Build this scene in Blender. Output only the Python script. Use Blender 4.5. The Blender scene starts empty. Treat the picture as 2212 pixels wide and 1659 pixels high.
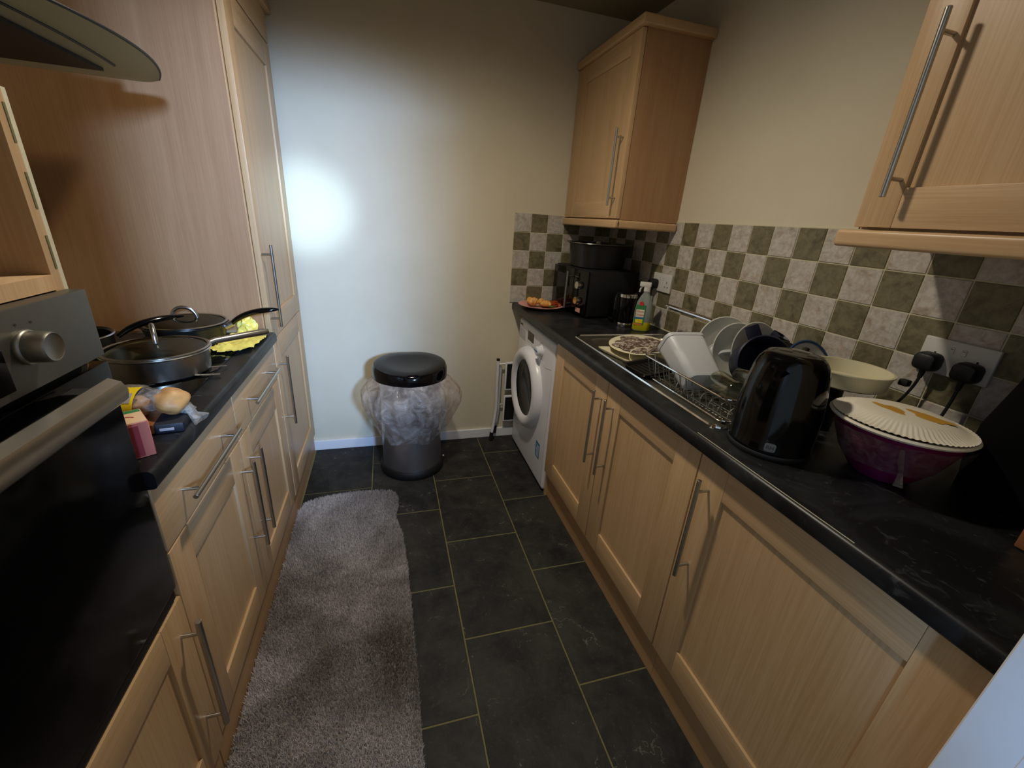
import bpy, bmesh, math, random
import numpy as np
from mathutils import Vector, Matrix, Euler, noise
random.seed(7)
SC = bpy.context.scene
COL = SC.collection
PI = math.pi

# ---------------------------------------------------------------- camera
cam_d = bpy.data.cameras.new('camera'); cam = bpy.data.objects.new('camera', cam_d); COL.objects.link(cam)
cam_d.sensor_width = 36.0; cam_d.lens = 36.0*906.0/2212.0; cam_d.clip_start = 0.02
RM = Matrix(((0.95990978, 0.04225738, -0.27710563), (-0.27280735, 0.36801182, -0.88890013), (0.06441556, 0.92886038, 0.36478627)))
cam.matrix_world = Matrix.Translation((-1.31985, -2.41656, 1.35831)) @ RM.to_4x4()
SC.camera = cam
# ---------------------------------------------------------------- world, lights, exposure
W = bpy.data.worlds.new('world'); SC.world = W; W.use_nodes = True
W.node_tree.nodes['Background'].inputs[0].default_value = (0.70, 0.84, 1.0, 1)
W.node_tree.nodes['Background'].inputs[1].default_value = 0.48
def lamp(name, kind, loc, energy, color, **kw):
    d = bpy.data.lights.new(name, kind); d.energy = energy; d.color = color
    rot = kw.pop('rot', None)
    for k, v in kw.items(): setattr(d, k, v)
    o = bpy.data.objects.new(name, d); COL.objects.link(o); o.location = loc
    if rot: o.rotation_euler = rot
    return o
def aim(o, tgt):
    o.rotation_euler = (Vector(tgt)-o.location).to_track_quat('-Z', 'Y').to_euler()
lamp('ceiling_lamp_light', 'SPOT', (-1.15, -1.15, 2.31), 70.0, (1.0, 0.88, 0.71), spot_size=math.radians(168), spot_blend=1.0, shadow_soft_size=0.05)
win = lamp('hall_window_daylight', 'SPOT', (-0.42, -5.0, 2.12), 1300.0, (0.33, 0.56, 1.0), spot_size=math.radians(30), spot_blend=1.0, shadow_soft_size=0.20)
aim(win, (-1.62, 0, 1.02))
pane = lamp('hall_window_pane', 'AREA', (-0.40, -5.02, 2.1), 9.0, (0.5, 0.7, 1.0), shape='RECTANGLE', size=0.5, size_y=0.8)
aim(pane, (-1.2, 0, 1.1))
side = lamp('jamb_fill_spot', 'SPOT', (-1.95, -3.7, 1.5), 150.0, (0.28, 0.55, 1.0), spot_size=math.radians(17), spot_blend=0.9, shadow_soft_size=0.1)  # added fill spot, only to turn the door jamb brighter and bluer
aim(side, (-0.66, -2.56, 0.95))
beam = lamp('wall_hot_spot_beam', 'SPOT', (-0.45, -4.9, 2.08), 1100.0, (0.50, 0.76, 1.0), spot_size=math.radians(6.2), spot_blend=1.0, shadow_soft_size=0.05)  # added narrow beam that makes the hot spot on the back wall
aim(beam, (-1.68, 0, 1.34))
SC.view_settings.view_transform = 'Standard'; SC.view_settings.look = 'None'
SC.view_settings.gamma = 1.0; SC.view_settings.use_curve_mapping = False
SC.view_settings.exposure = 0.0

# ---------------------------------------------------------------- materials
def lin(c):
    if isinstance(c, str): c = tuple(int(c[i:i+2], 16)/255 for i in (0, 2, 4))
    return tuple((x/12.92 if x <= 0.04045 else ((x+0.055)/1.055)**2.4) for x in c)
class NT:
    def __init__(s, name):
        s.m = bpy.data.materials.new(name); s.m.use_nodes = True; s.t = s.m.node_tree
        s.b = s.t.nodes['Principled BSDF']; s.out = s.t.nodes['Material Output']
    def n(s, typ, **kw):
        nd = s.t.nodes.new(typ)
        for k, v in kw.items():
            if k in nd.inputs: nd.inputs[k].default_value = v
            else: setattr(nd, k, v)
        return nd
    def l(s, a, b): s.t.links.new(a, b)
    def coord(s, scale=(1, 1, 1), kind='Object'):
        tc = s.n('ShaderNodeTexCoord'); mp = s.n('ShaderNodeMapping'); mp.inputs['Scale'].default_value = scale
        s.l(tc.outputs[kind], mp.inputs['Vector']); return mp.outputs['Vector']
    def noise(s, scale, vec=None, detail=3.0, rough=0.55, dist=0.0):
        nd = s.n('ShaderNodeTexNoise'); nd.inputs['Scale'].default_value = scale
        nd.inputs['Detail'].default_value = detail; nd.inputs['Roughness'].default_value = rough; nd.inputs['Distortion'].default_value = dist
        s.l(vec or s.coord(), nd.inputs['Vector']); return nd.outputs['Fac']
    def ramp(s, fac, stops):
        nd = s.n('ShaderNodeValToRGB'); e = nd.color_ramp.elements
        while len(e) < len(stops): e.new(0.5)
        for el, (p, c) in zip(e, stops): el.position = p; el.color = (*lin(c), 1)
        s.l(fac, nd.inputs['Fac']); return nd.outputs['Color']
    def mixc(s, fac, a, b, mode='MIX'):
        nd = s.n('ShaderNodeMix', data_type='RGBA', blend_type=mode)
        for i, v in ((0, fac), (6, a), (7, b)):
            if hasattr(v, 'links'): s.l(v, nd.inputs[i])
            elif i == 0: nd.inputs[i].default_value = v
            else: nd.inputs[i].default_value = (*v, 1)
        return nd.outputs[2]
    def bump(s, h, strength=0.3, dist=0.002):
        nd = s.n('ShaderNodeBump'); nd.inputs['Strength'].default_value = strength; nd.inputs['Distance'].default_value = dist
        s.l(h, nd.inputs['Height']); s.l(nd.outputs['Normal'], s.b.inputs['Normal'])
def plain(name, col, rough=0.5, metal=0.0, var=0.06, scale=30.0, bump=0.0, coat=0.0, emit=None):
    t = NT(name); c = lin(col)
    f = t.noise(scale)
    a = tuple(max(0, x*(1-var)) for x in c); b = tuple(min(1, x*(1+var)) for x in c)
    t.l(t.mixc(f, a, b), t.b.inputs['Base Color'])
    t.b.inputs['Roughness'].default_value = rough; t.b.inputs['Metallic'].default_value = metal
    if coat: t.b.inputs['Coat Weight'].default_value = coat; t.b.inputs['Coat Roughness'].default_value = 0.08
    if bump: t.bump(f, bump, 0.001)
    return t.m
def wood(name, grain_axis, dark, light, rough=0.38):
    t = NT(name)
    sc = {'x': (1.2, 26, 26), 'y': (26, 1.2, 26), 'z': (26, 26, 1.2)}[grain_axis]
    v = t.coord(sc); f1 = t.noise(1.0, v, 4, 0.6, 0.4)
    sc2 = {'x': (6, 260, 260), 'y': (260, 6, 260), 'z': (260, 260, 6)}[grain_axis]
    f2 = t.noise(1.0, t.coord(sc2), 2, 0.5)
    base = t.ramp(f1, [(0.3, dark), (0.7, light)])
    fleck = t.ramp(f2, [(0.35, 'e0ccb2'), (0.62, 'ffffff')])
    t.l(t.mixc(0.35, base, fleck, 'MULTIPLY'), t.b.inputs['Base Color'])
    t.b.inputs['Roughness'].default_value = rough
    t.b.inputs['Specular IOR Level'].default_value = 0.5
    t.bump(f2, 0.05, 0.0005)
    return t.m
BEECH = wood('beech_vertical', 'z', 'bb9a70', 'c6a67d')
BEECHY = wood('beech_horizontal', 'y', 'bb9a70', 'c6a67d')
BEECHX = wood('beech_crosswise', 'x', 'bb9a70', 'c6a67d')
RAW = wood('raw_chipboard_edge', 'z', 'c9a57c', 'dcbf98', 0.7)
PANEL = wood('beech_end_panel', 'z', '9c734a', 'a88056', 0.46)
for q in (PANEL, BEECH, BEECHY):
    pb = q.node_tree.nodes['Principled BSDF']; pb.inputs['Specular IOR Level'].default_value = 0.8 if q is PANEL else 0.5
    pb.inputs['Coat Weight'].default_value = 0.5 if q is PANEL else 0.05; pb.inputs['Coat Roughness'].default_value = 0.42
PLINTH = wood('beech_plinth', 'y', 'a8845a', 'b8946c')
RIM = plain('pale_filler_edge', 'cfc8ac', 0.7, var=0.15, scale=60)

def worktop_mat():
    t = NT('black_slate_laminate')
    f = t.noise(4.0, None, 8, 0.65, 1.5)
    f2 = t.noise(22.0, None, 5, 0.7, 2.0)
    a = t.ramp(f, [(0.45, '131415'), (0.72, '2b2d2e')])
    v = t.ramp(f2, [(0.58, '000000'), (0.70, '6a6c66')])
    t.l(t.mixc(0.22, a, v, 'ADD'), t.b.inputs['Base Color'])
    t.b.inputs['Roughness'].default_value = 0.36
    t.b.inputs['Specular IOR Level'].default_value = 0.35
    t.bump(f2, 0.08, 0.0008)
    return t.m
WTOP = worktop_mat()
def wall_mat():
    t = NT('cream_emulsion')
    f = t.noise(2.0, None, 4); g = t.noise(220.0, None, 3)
    t.l(t.ramp(f, [(0.3, 'cbc1a7'), (0.7, 'd5ccb4')]), t.b.inputs['Base Color'])
    t.b.inputs['Roughness'].default_value = 0.62
    t.bump(g, 0.25, 0.0015)
    return t.m
WALL = wall_mat()
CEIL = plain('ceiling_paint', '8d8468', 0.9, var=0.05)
WHITE = plain('white_gloss_paint', 'dfe0e2', 0.35, var=0.03)
GROUT = plain('tan_floor_grout', '6f6a46', 0.9, var=0.3, scale=80)
WGROUT = plain('cream_wall_grout', 'c3bd9e', 0.85, var=0.1, scale=60)
def tilemat(name, lo, hi, spot, scale, rough):
    t = NT(name)
    oi = t.n('ShaderNodeObjectInfo')
    tc = t.n('ShaderNodeTexCoord'); mp = t.n('ShaderNodeMapping')
    t.l(tc.outputs['Object'], mp.inputs['Vector']); 
    mul = t.n('ShaderNodeMath', operation='MULTIPLY'); mul.inputs[1].default_value = 37.0; t.l(oi.outputs['Random'], mul.inputs[0])
    cx = t.n('ShaderNodeCombineXYZ'); t.l(mul.outputs[0], cx.inputs[0]); t.l(mul.outputs[0], cx.inputs[1]); t.l(cx.outputs[0], mp.inputs['Location'])
    f = t.noise(scale, mp.outputs[0], 6, 0.65, 0.6)
    g = t.noise(scale*0.35, mp.outputs[0], 3, 0.5, 1.0)
    a = t.ramp(f, [(0.35, lo), (0.65, hi)])
    s = t.ramp(g, [(0.52, 'ffffff'), (0.75, spot)])
    t.l(t.mixc(0.8, a, s, 'MULTIPLY'), t.b.inputs['Base Color'])
    t.b.inputs['Roughness'].default_value = rough
    t.bump(f, 0.25, 0.0015)
    return t.m
TLIGHT = tilemat('pale_stone_tile', 'a39b90', 'c4bfb6', 'dcc3ae', 60, 0.45)
TDARK = tilemat('olive_stone_tile', '5f583f', '7a7358', '9b9682', 45, 0.45)
def slate():
    t = NT('dark_slate_tile')
    oi = t.n('ShaderNodeObjectInfo')
    tc = t.n('ShaderNodeTexCoord'); mp = t.n('ShaderNodeMapping'); t.l(tc.outputs['Object'], mp.inputs['Vector'])
    mul = t.n('ShaderNodeMath', operation='MULTIPLY'); mul.inputs[1].default_value = 91.0; t.l(oi.outputs['Random'], mul.inputs[0])
    cx = t.n('ShaderNodeCombineXYZ'); t.l(mul.outputs[0], cx.inputs[0]); t.l(mul.outputs[0], cx.inputs[2]); t.l(cx.outputs[0], mp.inputs['Location'])
    f = t.noise(9.0, mp.outputs[0], 8, 0.7, 0.5)
    g = t.noise(70.0, mp.outputs[0], 4, 0.7)
    vn = t.n('ShaderNodeTexVoronoi', feature='DISTANCE_TO_EDGE'); vn.inputs['Scale'].default_value = 4.0
    wn = t.n('ShaderNodeTexNoise'); wn.inputs['Scale'].default_value = 12.0; wn.inputs['Detail'].default_value = 5
    t.l(mp.outputs[0], wn.inputs['Vector'])
    vm = t.n('ShaderNodeVectorMath', operation='MULTIPLY_ADD'); vm.inputs[1].default_value = (0.30, 0.30, 0.30)
    t.l(wn.outputs['Color'], vm.inputs[0]); t.l(mp.outputs[0], vm.inputs[2]); t.l(vm.outputs[0], vn.inputs['Vector'])
    base = t.ramp(f, [(0.36, '101011'), (0.64, '2b2b29')])
    sp = t.ramp(g, [(0.58, '000000'), (0.76, '3e3e3a')])
    h2 = t.noise(3.2, mp.outputs[0], 5, 0.65, 0.8)
    br = t.ramp(h2, [(0.40, '000000'), (0.66, '2c2a22')])
    b2 = t.mixc(0.6, t.mixc(0.6, base, sp, 'ADD'), br, 'ADD')
    mk = t.n('ShaderNodeMath', operation='LESS_THAN'); mk.inputs[1].default_value = 0.006; t.l(vn.outputs['Distance'], mk.inputs[0])
    gate = t.n('ShaderNodeMath', operation='GREATER_THAN'); gate.inputs[1].default_value = 0.56; t.l(f, gate.inputs[0])
    m2 = t.n('ShaderNodeMath', operation='MULTIPLY'); t.l(mk.outputs[0], m2.inputs[0]); t.l(gate.outputs[0], m2.inputs[1])
    m3 = t.n('ShaderNodeMath', operation='MULTIPLY'); m3.inputs[1].default_value = 0.5; t.l(m2.outputs[0], m3.inputs[0])
    t.l(t.mixc(m3.outputs[0], b2, lin('7b786a')), t.b.inputs['Base Color'])
    t.b.inputs['Roughness'].default_value = 0.62; t.b.inputs['Specular IOR Level'].default_value = 0.3
    t.bump(g, 0.5, 0.002)
    return t.m
SLATE = slate()
STEEL = plain('brushed_steel', 'b9b7b0', 0.28, 1.0, var=0.08, scale=90)
SATIN = plain('satin_steel', '8f8d86', 0.42, 1.0, var=0.1, scale=120)
CHROME = plain('chrome', 'd8d8d8', 0.08, 1.0, var=0.02)
BINSTEEL = plain('bin_steel', 'b4b1b3', 0.32, 0.93, var=0.05, scale=60)
OVENSTEEL = plain('oven_steel', '6f6c64', 0.48, 0.9, var=0.08, scale=50)
BGLASS = plain('black_glass', '050506', 0.07, var=0.0)
BPLAST = plain('black_gloss_plastic', '070708', 0.1, var=0.1); BPLAST.node_tree.nodes['Principled BSDF'].inputs['Specular IOR Level'].default_value = 0.35
OVGLASS = plain('oven_door_glass', '040405', 0.12, var=0.0); OVGLASS.node_tree.nodes['Principled BSDF'].inputs['Specular IOR Level'].default_value = 0.12
BMATT = plain('black_matt', '0f0f10', 0.55, var=0.2)
BNON = plain('black_nonstick', '131312', 0.35, var=0.2)
APPL = plain('white_enamel', 'd9d8dc', 0.3, var=0.02)
APPLG = plain('light_grey_plastic', 'b4b3b8', 0.45, var=0.03)
PINKP = plain('pink_ceramic', 'd49a92', 0.3, var=0.05)
CREAMP = plain('cream_ceramic', 'cdc6a6', 0.35, var=0.04)
WPLATE = plain('white_ceramic', 'c9c8bd', 0.25, var=0.03)
PURPLE = plain('purple_plastic', '6a1245', 0.35, var=0.08)
PAPER = plain('paper_plate', 'd9d2bf', 0.7, var=0.04)
NAVY = plain('navy_plastic', '10162e', 0.4, var=0.2)
BLUE = plain('blue_plastic', '2c4a74', 0.5, var=0.1)
SOCK = plain('white_socket_plastic', 'c9c7c0', 0.4, var=0.02)
SINK = plain('stained_steel_sink', '77746a', 0.3, 0.85, var=0.35, scale=14)
YELLOW = plain('yellow_packet', 'ecd768', 0.4, var=0.25, scale=40, bump=0.6)
YLAB = plain('yellow_label', 'e8cc1c', 0.45, var=0.1)
GREYLAB = plain('grey_label', 'a9a4a4', 0.5, var=0.1)
BREAD = plain('bread_crust', 'b98a52', 0.55, var=0.45, scale=45, bump=0.6)
PASTRY = plain('pastry', 'd39b4e', 0.55, var=0.4, scale=70, bump=0.8)
STEW = plain('red_stew', '9a4322', 0.4, var=0.6, scale=90, bump=1.0)
GREEN = plain('green_leaf', '4c5a22', 0.5, var=0.3)
PINKBOX = plain('pink_card', 'c9705e', 0.6, var=0.08)
REDCARD = plain('red_card', '9c3236', 0.6, var=0.15)
BEIGEC = plain('beige_card', 'd8b890', 0.6, var=0.1)
GREENC = plain('green_card', '2f7a45', 0.55, var=0.1)
MINCE = plain('mince_tray', '8f5a3a', 0.35, var=0.7, scale=60)
NAVYC = plain('navy_card', '131822', 0.5, var=0.2)
INK = plain('ink', '2a2a2c', 0.6, var=0.0)
BLUEL = plain('blue_label', '1f6a9c', 0.5, var=0.1)
REDL = plain('red_print', 'c03030', 0.5, var=0.05)
ORANGE = plain('orange_print', 'dc7a2a', 0.5, var=0.05)
RUGB = plain('rug_backing', '8a827b', 0.95, var=0.1)
SEAL = plain('cream_sealant', 'bdb79c', 0.5, var=0.1)
STAIN = plain('curry_stain', 'b98a2c', 0.6, var=0.25, scale=40)
BROWNW = wood('brown_board_wood', 'y', '8a5a38', 'a5714a')
def thin(name, tint, alpha, rough=0.15, metal=0.0, bumpsc=None, bstr=0.6, gloss=False):
    """thin clear sheet: part see-through, part reflecting"""
    t = NT(name)
    tr = t.n('ShaderNodeBsdfTransparent'); tr.inputs[0].default_value = (*lin(tint), 1)
    t.b.inputs['Base Color'].default_value = (*lin(tint), 1); t.b.inputs['Roughness'].default_value = rough
    mx = t.n('ShaderNodeMixShader')
    if bumpsc:
        f = t.noise(bumpsc, None, 5, 0.6, 1.2); t.bump(f, bstr, 0.01)
        fr = t.n('ShaderNodeMapRange'); fr.inputs[1].default_value = 0.35; fr.inputs[2].default_value = 0.7
        fr.inputs[3].default_value = alpha*0.35; fr.inputs[4].default_value = min(1, alpha*1.8)
        t.l(f, fr.inputs[0]); t.l(fr.outputs[0], mx.inputs[0])
    else:
        lw = t.n('ShaderNodeLayerWeight'); lw.inputs['Blend'].default_value = 0.35
        fr = t.n('ShaderNodeMapRange'); fr.inputs[3].default_value = alpha; fr.inputs[4].default_value = min(1, alpha+0.5)
        t.l(lw.outputs['Fresnel' if not gloss else 'Facing'], fr.inputs[0]); t.l(fr.outputs[0], mx.inputs[0])
    src = t.b.outputs[0]
    if gloss:
        gl = t.n('ShaderNodeBsdfAnisotropic'); gl.inputs['Color'].default_value = (*lin(tint), 1); gl.inputs['Roughness'].default_value = rough; src = gl.outputs[0]
        lw.inputs['Blend'].default_value = 0.25
    t.l(tr.outputs[0], mx.inputs[1]); t.l(src, mx.inputs[2]); t.l(mx.outputs[0], t.out.inputs['Surface'])
    return t.m
BINBAG = thin('clear_bin_liner', 'ece4da', 0.22, 0.15, bumpsc=13, bstr=1.0)
CLING = thin('cling_film', 'e6e2dc', 0.05, 0.12, bumpsc=60)
BREADBAG = thin('clear_bread_bag', 'e8e4dc', 0.2, 0.06, bumpsc=55, bstr=1.0)
HGLASS = thin('tinted_hood_glass', 'd8dcc8', 0.42, 0.3)
LIDGLASS = thin('lid_glass', '9a9a8e', 0.22, 0.08, gloss=True)
CLEAR = thin('clear_tumbler_glass', 'f2f4ee', 0.12, 0.08, gloss=True)
TUB = thin('frosted_plastic_tub', 'eef0f1', 0.5, 0.4)
BOTTLE = thin('translucent_bottle', 'cdd6d2', 0.3, 0.3)
LIQUID = plain('yellow_green_liquid', 'b9b21a', 0.2)

# ---------------------------------------------------------------- object helpers
WMAT = {}
def thing(name, label, cat, loc=(0, 0, 0), rot=(0, 0, 0), group=None):
    o = bpy.data.objects.new(name, None); COL.objects.link(o); o.empty_display_size = 0.05
    o.location = loc; o.rotation_euler = rot; o['label'] = label; o['category'] = cat
    if group: o['group'] = group
    WMAT[o] = Matrix.Translation(loc) @ Euler(rot).to_matrix().to_4x4()
    return o
def obj(name, bm, mat, parent=None, local=False, label=None, smooth=True, kind=None):
    """one mesh object; world coordinates unless local=True"""
    me = bpy.data.meshes.new(name)
    if isinstance(bm, tuple): me.from_pydata(bm[0], [], bm[1])
    else:
        bmesh.ops.recalc_face_normals(bm, faces=bm.faces[:]); bm.to_mesh(me); bm.free()
    o = bpy.data.objects.new(name, me); COL.objects.link(o)
    Wm = WMAT.get(parent, Matrix.Identity(4))
    if parent:
        o.parent = parent
        if not local: me.transform(Wm.inverted())
    WMAT[o] = Wm
    for m in (mat if isinstance(mat, (list, tuple)) else [mat]): me.materials.append(m)
    if smooth:
        me.shade_smooth(); me.set_sharp_from_angle(angle=math.radians(38))
    if label: o['label'] = label
    if kind: o['kind'] = kind
    return o
def tag(o, label, cat, group=None):
    o['label'] = label; o['category'] = cat
    if group: o['group'] = group
    return o
def struct(name, bm, mat, **k):
    o = obj(name, bm, mat, **k); o['kind'] = 'structure'; return o
def B(): return bmesh.new()
def box(bm, x0, x1, y0, y1, z0, z1, bev=0.0, seg=2, M=None, mi=0):
    r = bmesh.ops.create_cube(bm, size=1.0)
    vs = r['verts']
    T = Matrix.Translation(((x0+x1)/2, (y0+y1)/2, (z0+z1)/2)) @ Matrix.Diagonal((abs(x1-x0), abs(y1-y0), abs(z1-z0), 1))
    if M: T = M @ T
    bmesh.ops.transform(bm, matrix=T, verts=vs)
    fs = set(f for v in vs for f in v.link_faces)
    if bev:
        es = list({e for v in vs for e in v.link_edges})
        rr = bmesh.ops.bevel(bm, geom=es, offset=bev, segments=seg, profile=0.6, affect='EDGES', clamp_overlap=True)
        fs = set(rr['faces']) | {f for f in fs if f.is_valid}
    if mi:
        for f in fs: f.material_index = mi
    return bm
def lathe(bm, prof, c=(0, 0, 0), seg=40, M=None, sx=1.0, sy=1.0, mod=None, mi=0, arc=2*PI):
    rings = []
    closed = abs(arc-2*PI) < 1e-6
    n = seg if closed else seg+1
    for (r, z) in prof:
        if r < 1e-6:
            p = Vector((0, 0, z)); p = (M @ p if M else p)+Vector(c); rings.append([bm.verts.new(p)]); continue
        ring = []
        for i in range(n):
            a = arc*i/seg
            rr = r*(mod(a, z) if mod else 1.0)
            p = Vector((rr*math.cos(a)*sx, rr*math.sin(a)*sy, z)); p = (M @ p if M else p)+Vector(c)
            ring.append(bm.verts.new(p))
        rings.append(ring)
    for a, b in zip(rings[:-1], rings[1:]):
        m = n if closed else n-1
        for i in range(m):
            j = (i+1) % n
            if len(a) == 1 and len(b) == 1: continue
            if len(a) == 1: f = bm.faces.new((a[0], b[i], b[j]))
            elif len(b) == 1: f = bm.faces.new((a[i], a[j], b[0]))
            else: f = bm.faces.new((a[i], a[j], b[j], b[i]))
            f.material_index = mi
    return bm
def tube(bm, pts, r, seg=10, caps=True, closed=False, flat=1.0):
    pts = [Vector(p) for p in pts]; n = len(pts)
    rad = r if isinstance(r, (list, tuple)) else [r]*n
    rings = []; up = None
    for i, p in enumerate(pts):
        if closed: t = (pts[(i+1) % n]-pts[i-1]).normalized()
        else: t = (pts[min(i+1, n-1)]-pts[max(i-1, 0)]).normalized()
        if up is None:
            up = Vector((0, 0, 1)) if abs(t.z) < 0.9 else Vector((1, 0, 0))
        s = t.cross(up).normalized(); up = s.cross(t).normalized()
        rings.append([bm.verts.new(p+s*math.cos(2*PI*k/seg)*rad[i]+up*math.sin(2*PI*k/seg)*rad[i]*flat) for k in range(seg)])
    m = n if closed else n-1
    for i in range(m):
        a, b = rings[i], rings[(i+1) % n]
        for k in range(seg): bm.faces.new((a[k], a[(k+1) % seg], b[(k+1) % seg], b[k]))
    if caps and not closed:
        bm.faces.new(rings[0][::-1]); bm.faces.new(rings[-1])
    return bm
def prism(bm, pts, z0, z1, bev=0.0, M=None, seg=2):
    """polygon pts (x,y) extruded z0..z1"""
    lo = [bm.verts.new((x, y, z0)) for x, y in pts]; hi = [bm.verts.new((x, y, z1)) for x, y in pts]
    fs = [bm.faces.new(lo[::-1]), bm.faces.new(hi)]
    n = len(pts)
    for i in range(n): fs.append(bm.faces.new((lo[i], lo[(i+1) % n], hi[(i+1) % n], hi[i])))
    vs = lo+hi
    if bev:
        es = list({e for f in fs[:2] for e in f.edges})
        rr = bmesh.ops.bevel(bm, geom=es, offset=bev, segments=seg, profile=0.5, affect='EDGES', clamp_overlap=True)
        vs = list({v for f in rr['faces'] for v in f.verts} | {v for v in vs if v.is_valid})
    if M: bmesh.ops.transform(bm, matrix=M, verts=vs)
    return bm
def rrect(w, d, r, n=6, cx=0, cy=0):
    P = []
    for sx, sy, a0 in ((1, 1, 0), (-1, 1, PI/2), (-1, -1, PI), (1, -1, 1.5*PI)):
        for i in range(n+1):
            a = a0+PI/2*i/n
            P.append((cx+sx*(w/2-r)+r*math.cos(a), cy+sy*(d/2-r)+r*math.sin(a)))
    return P
def loft(bm, loops, capb=True, capt=True, mi=0):
    R = [[bm.verts.new(p) for p in L] for L in loops]; n = len(R[0])
    for a, b in zip(R[:-1], R[1:]):
        for i in range(n):
            f = bm.faces.new((a[i], a[(i+1) % n], b[(i+1) % n], b[i])); f.material_index = mi
    if capb: bm.faces.new(R[0][::-1]).material_index = mi
    if capt: bm.faces.new(R[-1]).material_index = mi
    return bm
def text(name, s, size, M, mat, parent, align='CENTER', ext=0.0002):
    cu = bpy.data.curves.new(name, 'FONT'); cu.body = s; cu.size = size; cu.align_x = align; cu.align_y = 'CENTER'; cu.extrude = ext; cu.resolution_u = 3
    o = bpy.data.objects.new(name, cu); COL.objects.link(o)
    me = bpy.data.meshes.new_from_object(o); bpy.data.objects.remove(o); bpy.data.curves.remove(cu)
    me.transform(M); me.transform(WMAT.get(parent, Matrix.Identity(4)).inverted()); me.materials.clear(); me.materials.append(mat)
    q = bpy.data.objects.new(name, me); COL.objects.link(q); q.parent = parent; WMAT[q] = WMAT[parent]
    return q
def basis(o, x, y):
    x = Vector(x).normalized(); y = Vector(y); y = (y-x*y.dot(x)).normalized(); z = x.cross(y)
    M = Matrix((x, y, z)).transposed().to_4x4(); M.translation = Vector(o); return M

# ---------------------------------------------------------------- room shell
ZC = 2.335; YN = -2.262; XL = -2.375
fl = struct('floor', box(B(), XL-0.05, 1.2, -5.4, 0.05, -0.06, -0.0015), GROUT)
PY, PX = 0.4768, 0.3257
G = 0.005
tile_mesh = None
def floor_tile(x0, x1, y0, y1):
    bm = B()
    x0 = max(x0, XL); x1 = min(x1, 0.0); y1 = min(y1, -0.001)
    dz = random.uniform(-0.0004, 0.0004)
    bm2 = box(bm, x0+G/2, x1-G/2, y0+G/2, y1-G/2, -0.008, dz, 0.0012, 1)
    obj('floor_tile', bm2, SLATE, fl, smooth=False)
cols = [(-0.787, -0.2124), (-1.1127, -0.4549), (-1.4384, -0.6967), (-1.7641, -0.4549)]
for xa, yo in cols:
    n0 = int(math.ceil((-yo)/PY))
    for k in range(-2, 6):
        y1 = yo+PY-k*PY; y0 = y1-PY
        if y0 >= -0.05 or y1 < -2.9: continue
        floor_tile(xa, xa+PX, y0, y1)
for k in range(-1, 4):     # the strip of cut tiles under the right-hand plinth
    floor_tile(-0.4613, -0.14, -0.4549-k*PY-0.02-PY+0.02, -0.4549-k*PY)
wr = struct('wall_right', box(B(), 0, 0.12, YN-0.2, 0.12, -0.06, ZC), WALL)
wb = struct('wall_back', box(B(), XL-0.1, 0.0, 0, 0.12, -0.06, ZC), WALL)
wl = struct('wall_left', box(B(), XL-0.12, XL, YN-0.2, 0.0, -0.06, ZC), WALL)
struct('ceiling', box(B(), XL-0.12, 0.12, YN-0.2, 0.12, ZC, ZC+0.08), CEIL)
DX0, DX1, DZ = -1.495, -0.652, 2.04
bm = B()
box(bm, DX1+0.02, 0.12, YN-0.13, YN, -0.06, ZC); box(bm, XL-0.12, DX0-0.02, YN-0.13, YN, -0.06, ZC)
box(bm, DX0-0.02, DX1+0.02, YN-0.13, YN, DZ+0.02, ZC)
struct('wall_front', bm, WALL, smooth=False)
dr = None
bm = B()
for xs, s in ((DX1, 1), (DX0, -1)):
    box(bm, xs, xs+s*0.02, YN-0.16, YN+0.004, 0, DZ, 0.002, 1)
    box(bm, xs+s*0.006, xs+s*0.07, YN-0.155, YN-0.13, 0, DZ+0.06, 0.003, 1)
box(bm, DX0, DX1, YN-0.16, YN+0.004, DZ, DZ+0.02, 0.002, 1)
box(bm, DX1-0.001, DX1+0.01, YN-0.07, YN-0.045, 0, DZ, 0.002, 1)
struct('trim_1', bm, WHITE, smooth=False)
struct('unseen_door_leaf', box(B(), DX1-0.044, DX1-0.004, -3.17, YN-0.165, 0.005, DZ-0.005, 0.002, 1), WHITE, smooth=False)  # unseen open leaf, added to cut off the daylight patch on its right
# skirting
bm = B(); box(bm, -1.78, -0.001, -0.016, 0, 0, 0.062, 0.004, 2)
struct('baseboard_back', bm, WHITE, smooth=False)

# wall tiles (100 mm checks, five rows above the worktop)
ZT = 1.3955
tcache = {}
def wall_tile(parent, lx, lz, dark, M):
    key = (round(lx, 4), round(lz, 4), dark)
    if key not in tcache:
        bm = B(); box(bm, -lx/2, lx/2, 0, 0.006, -lz/2, lz/2, 0.0012, 1)
        me = bpy.data.meshes.new('wall_tile'); bm.to_mesh(me); bm.free(); me.materials.append(TDARK if dark else TLIGHT); tcache[key] = me
    o = bpy.data.objects.new('wall_tile', tcache[key]); COL.objects.link(o); o.parent = parent; o.matrix_local = M
Gw = 0.0035
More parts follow.
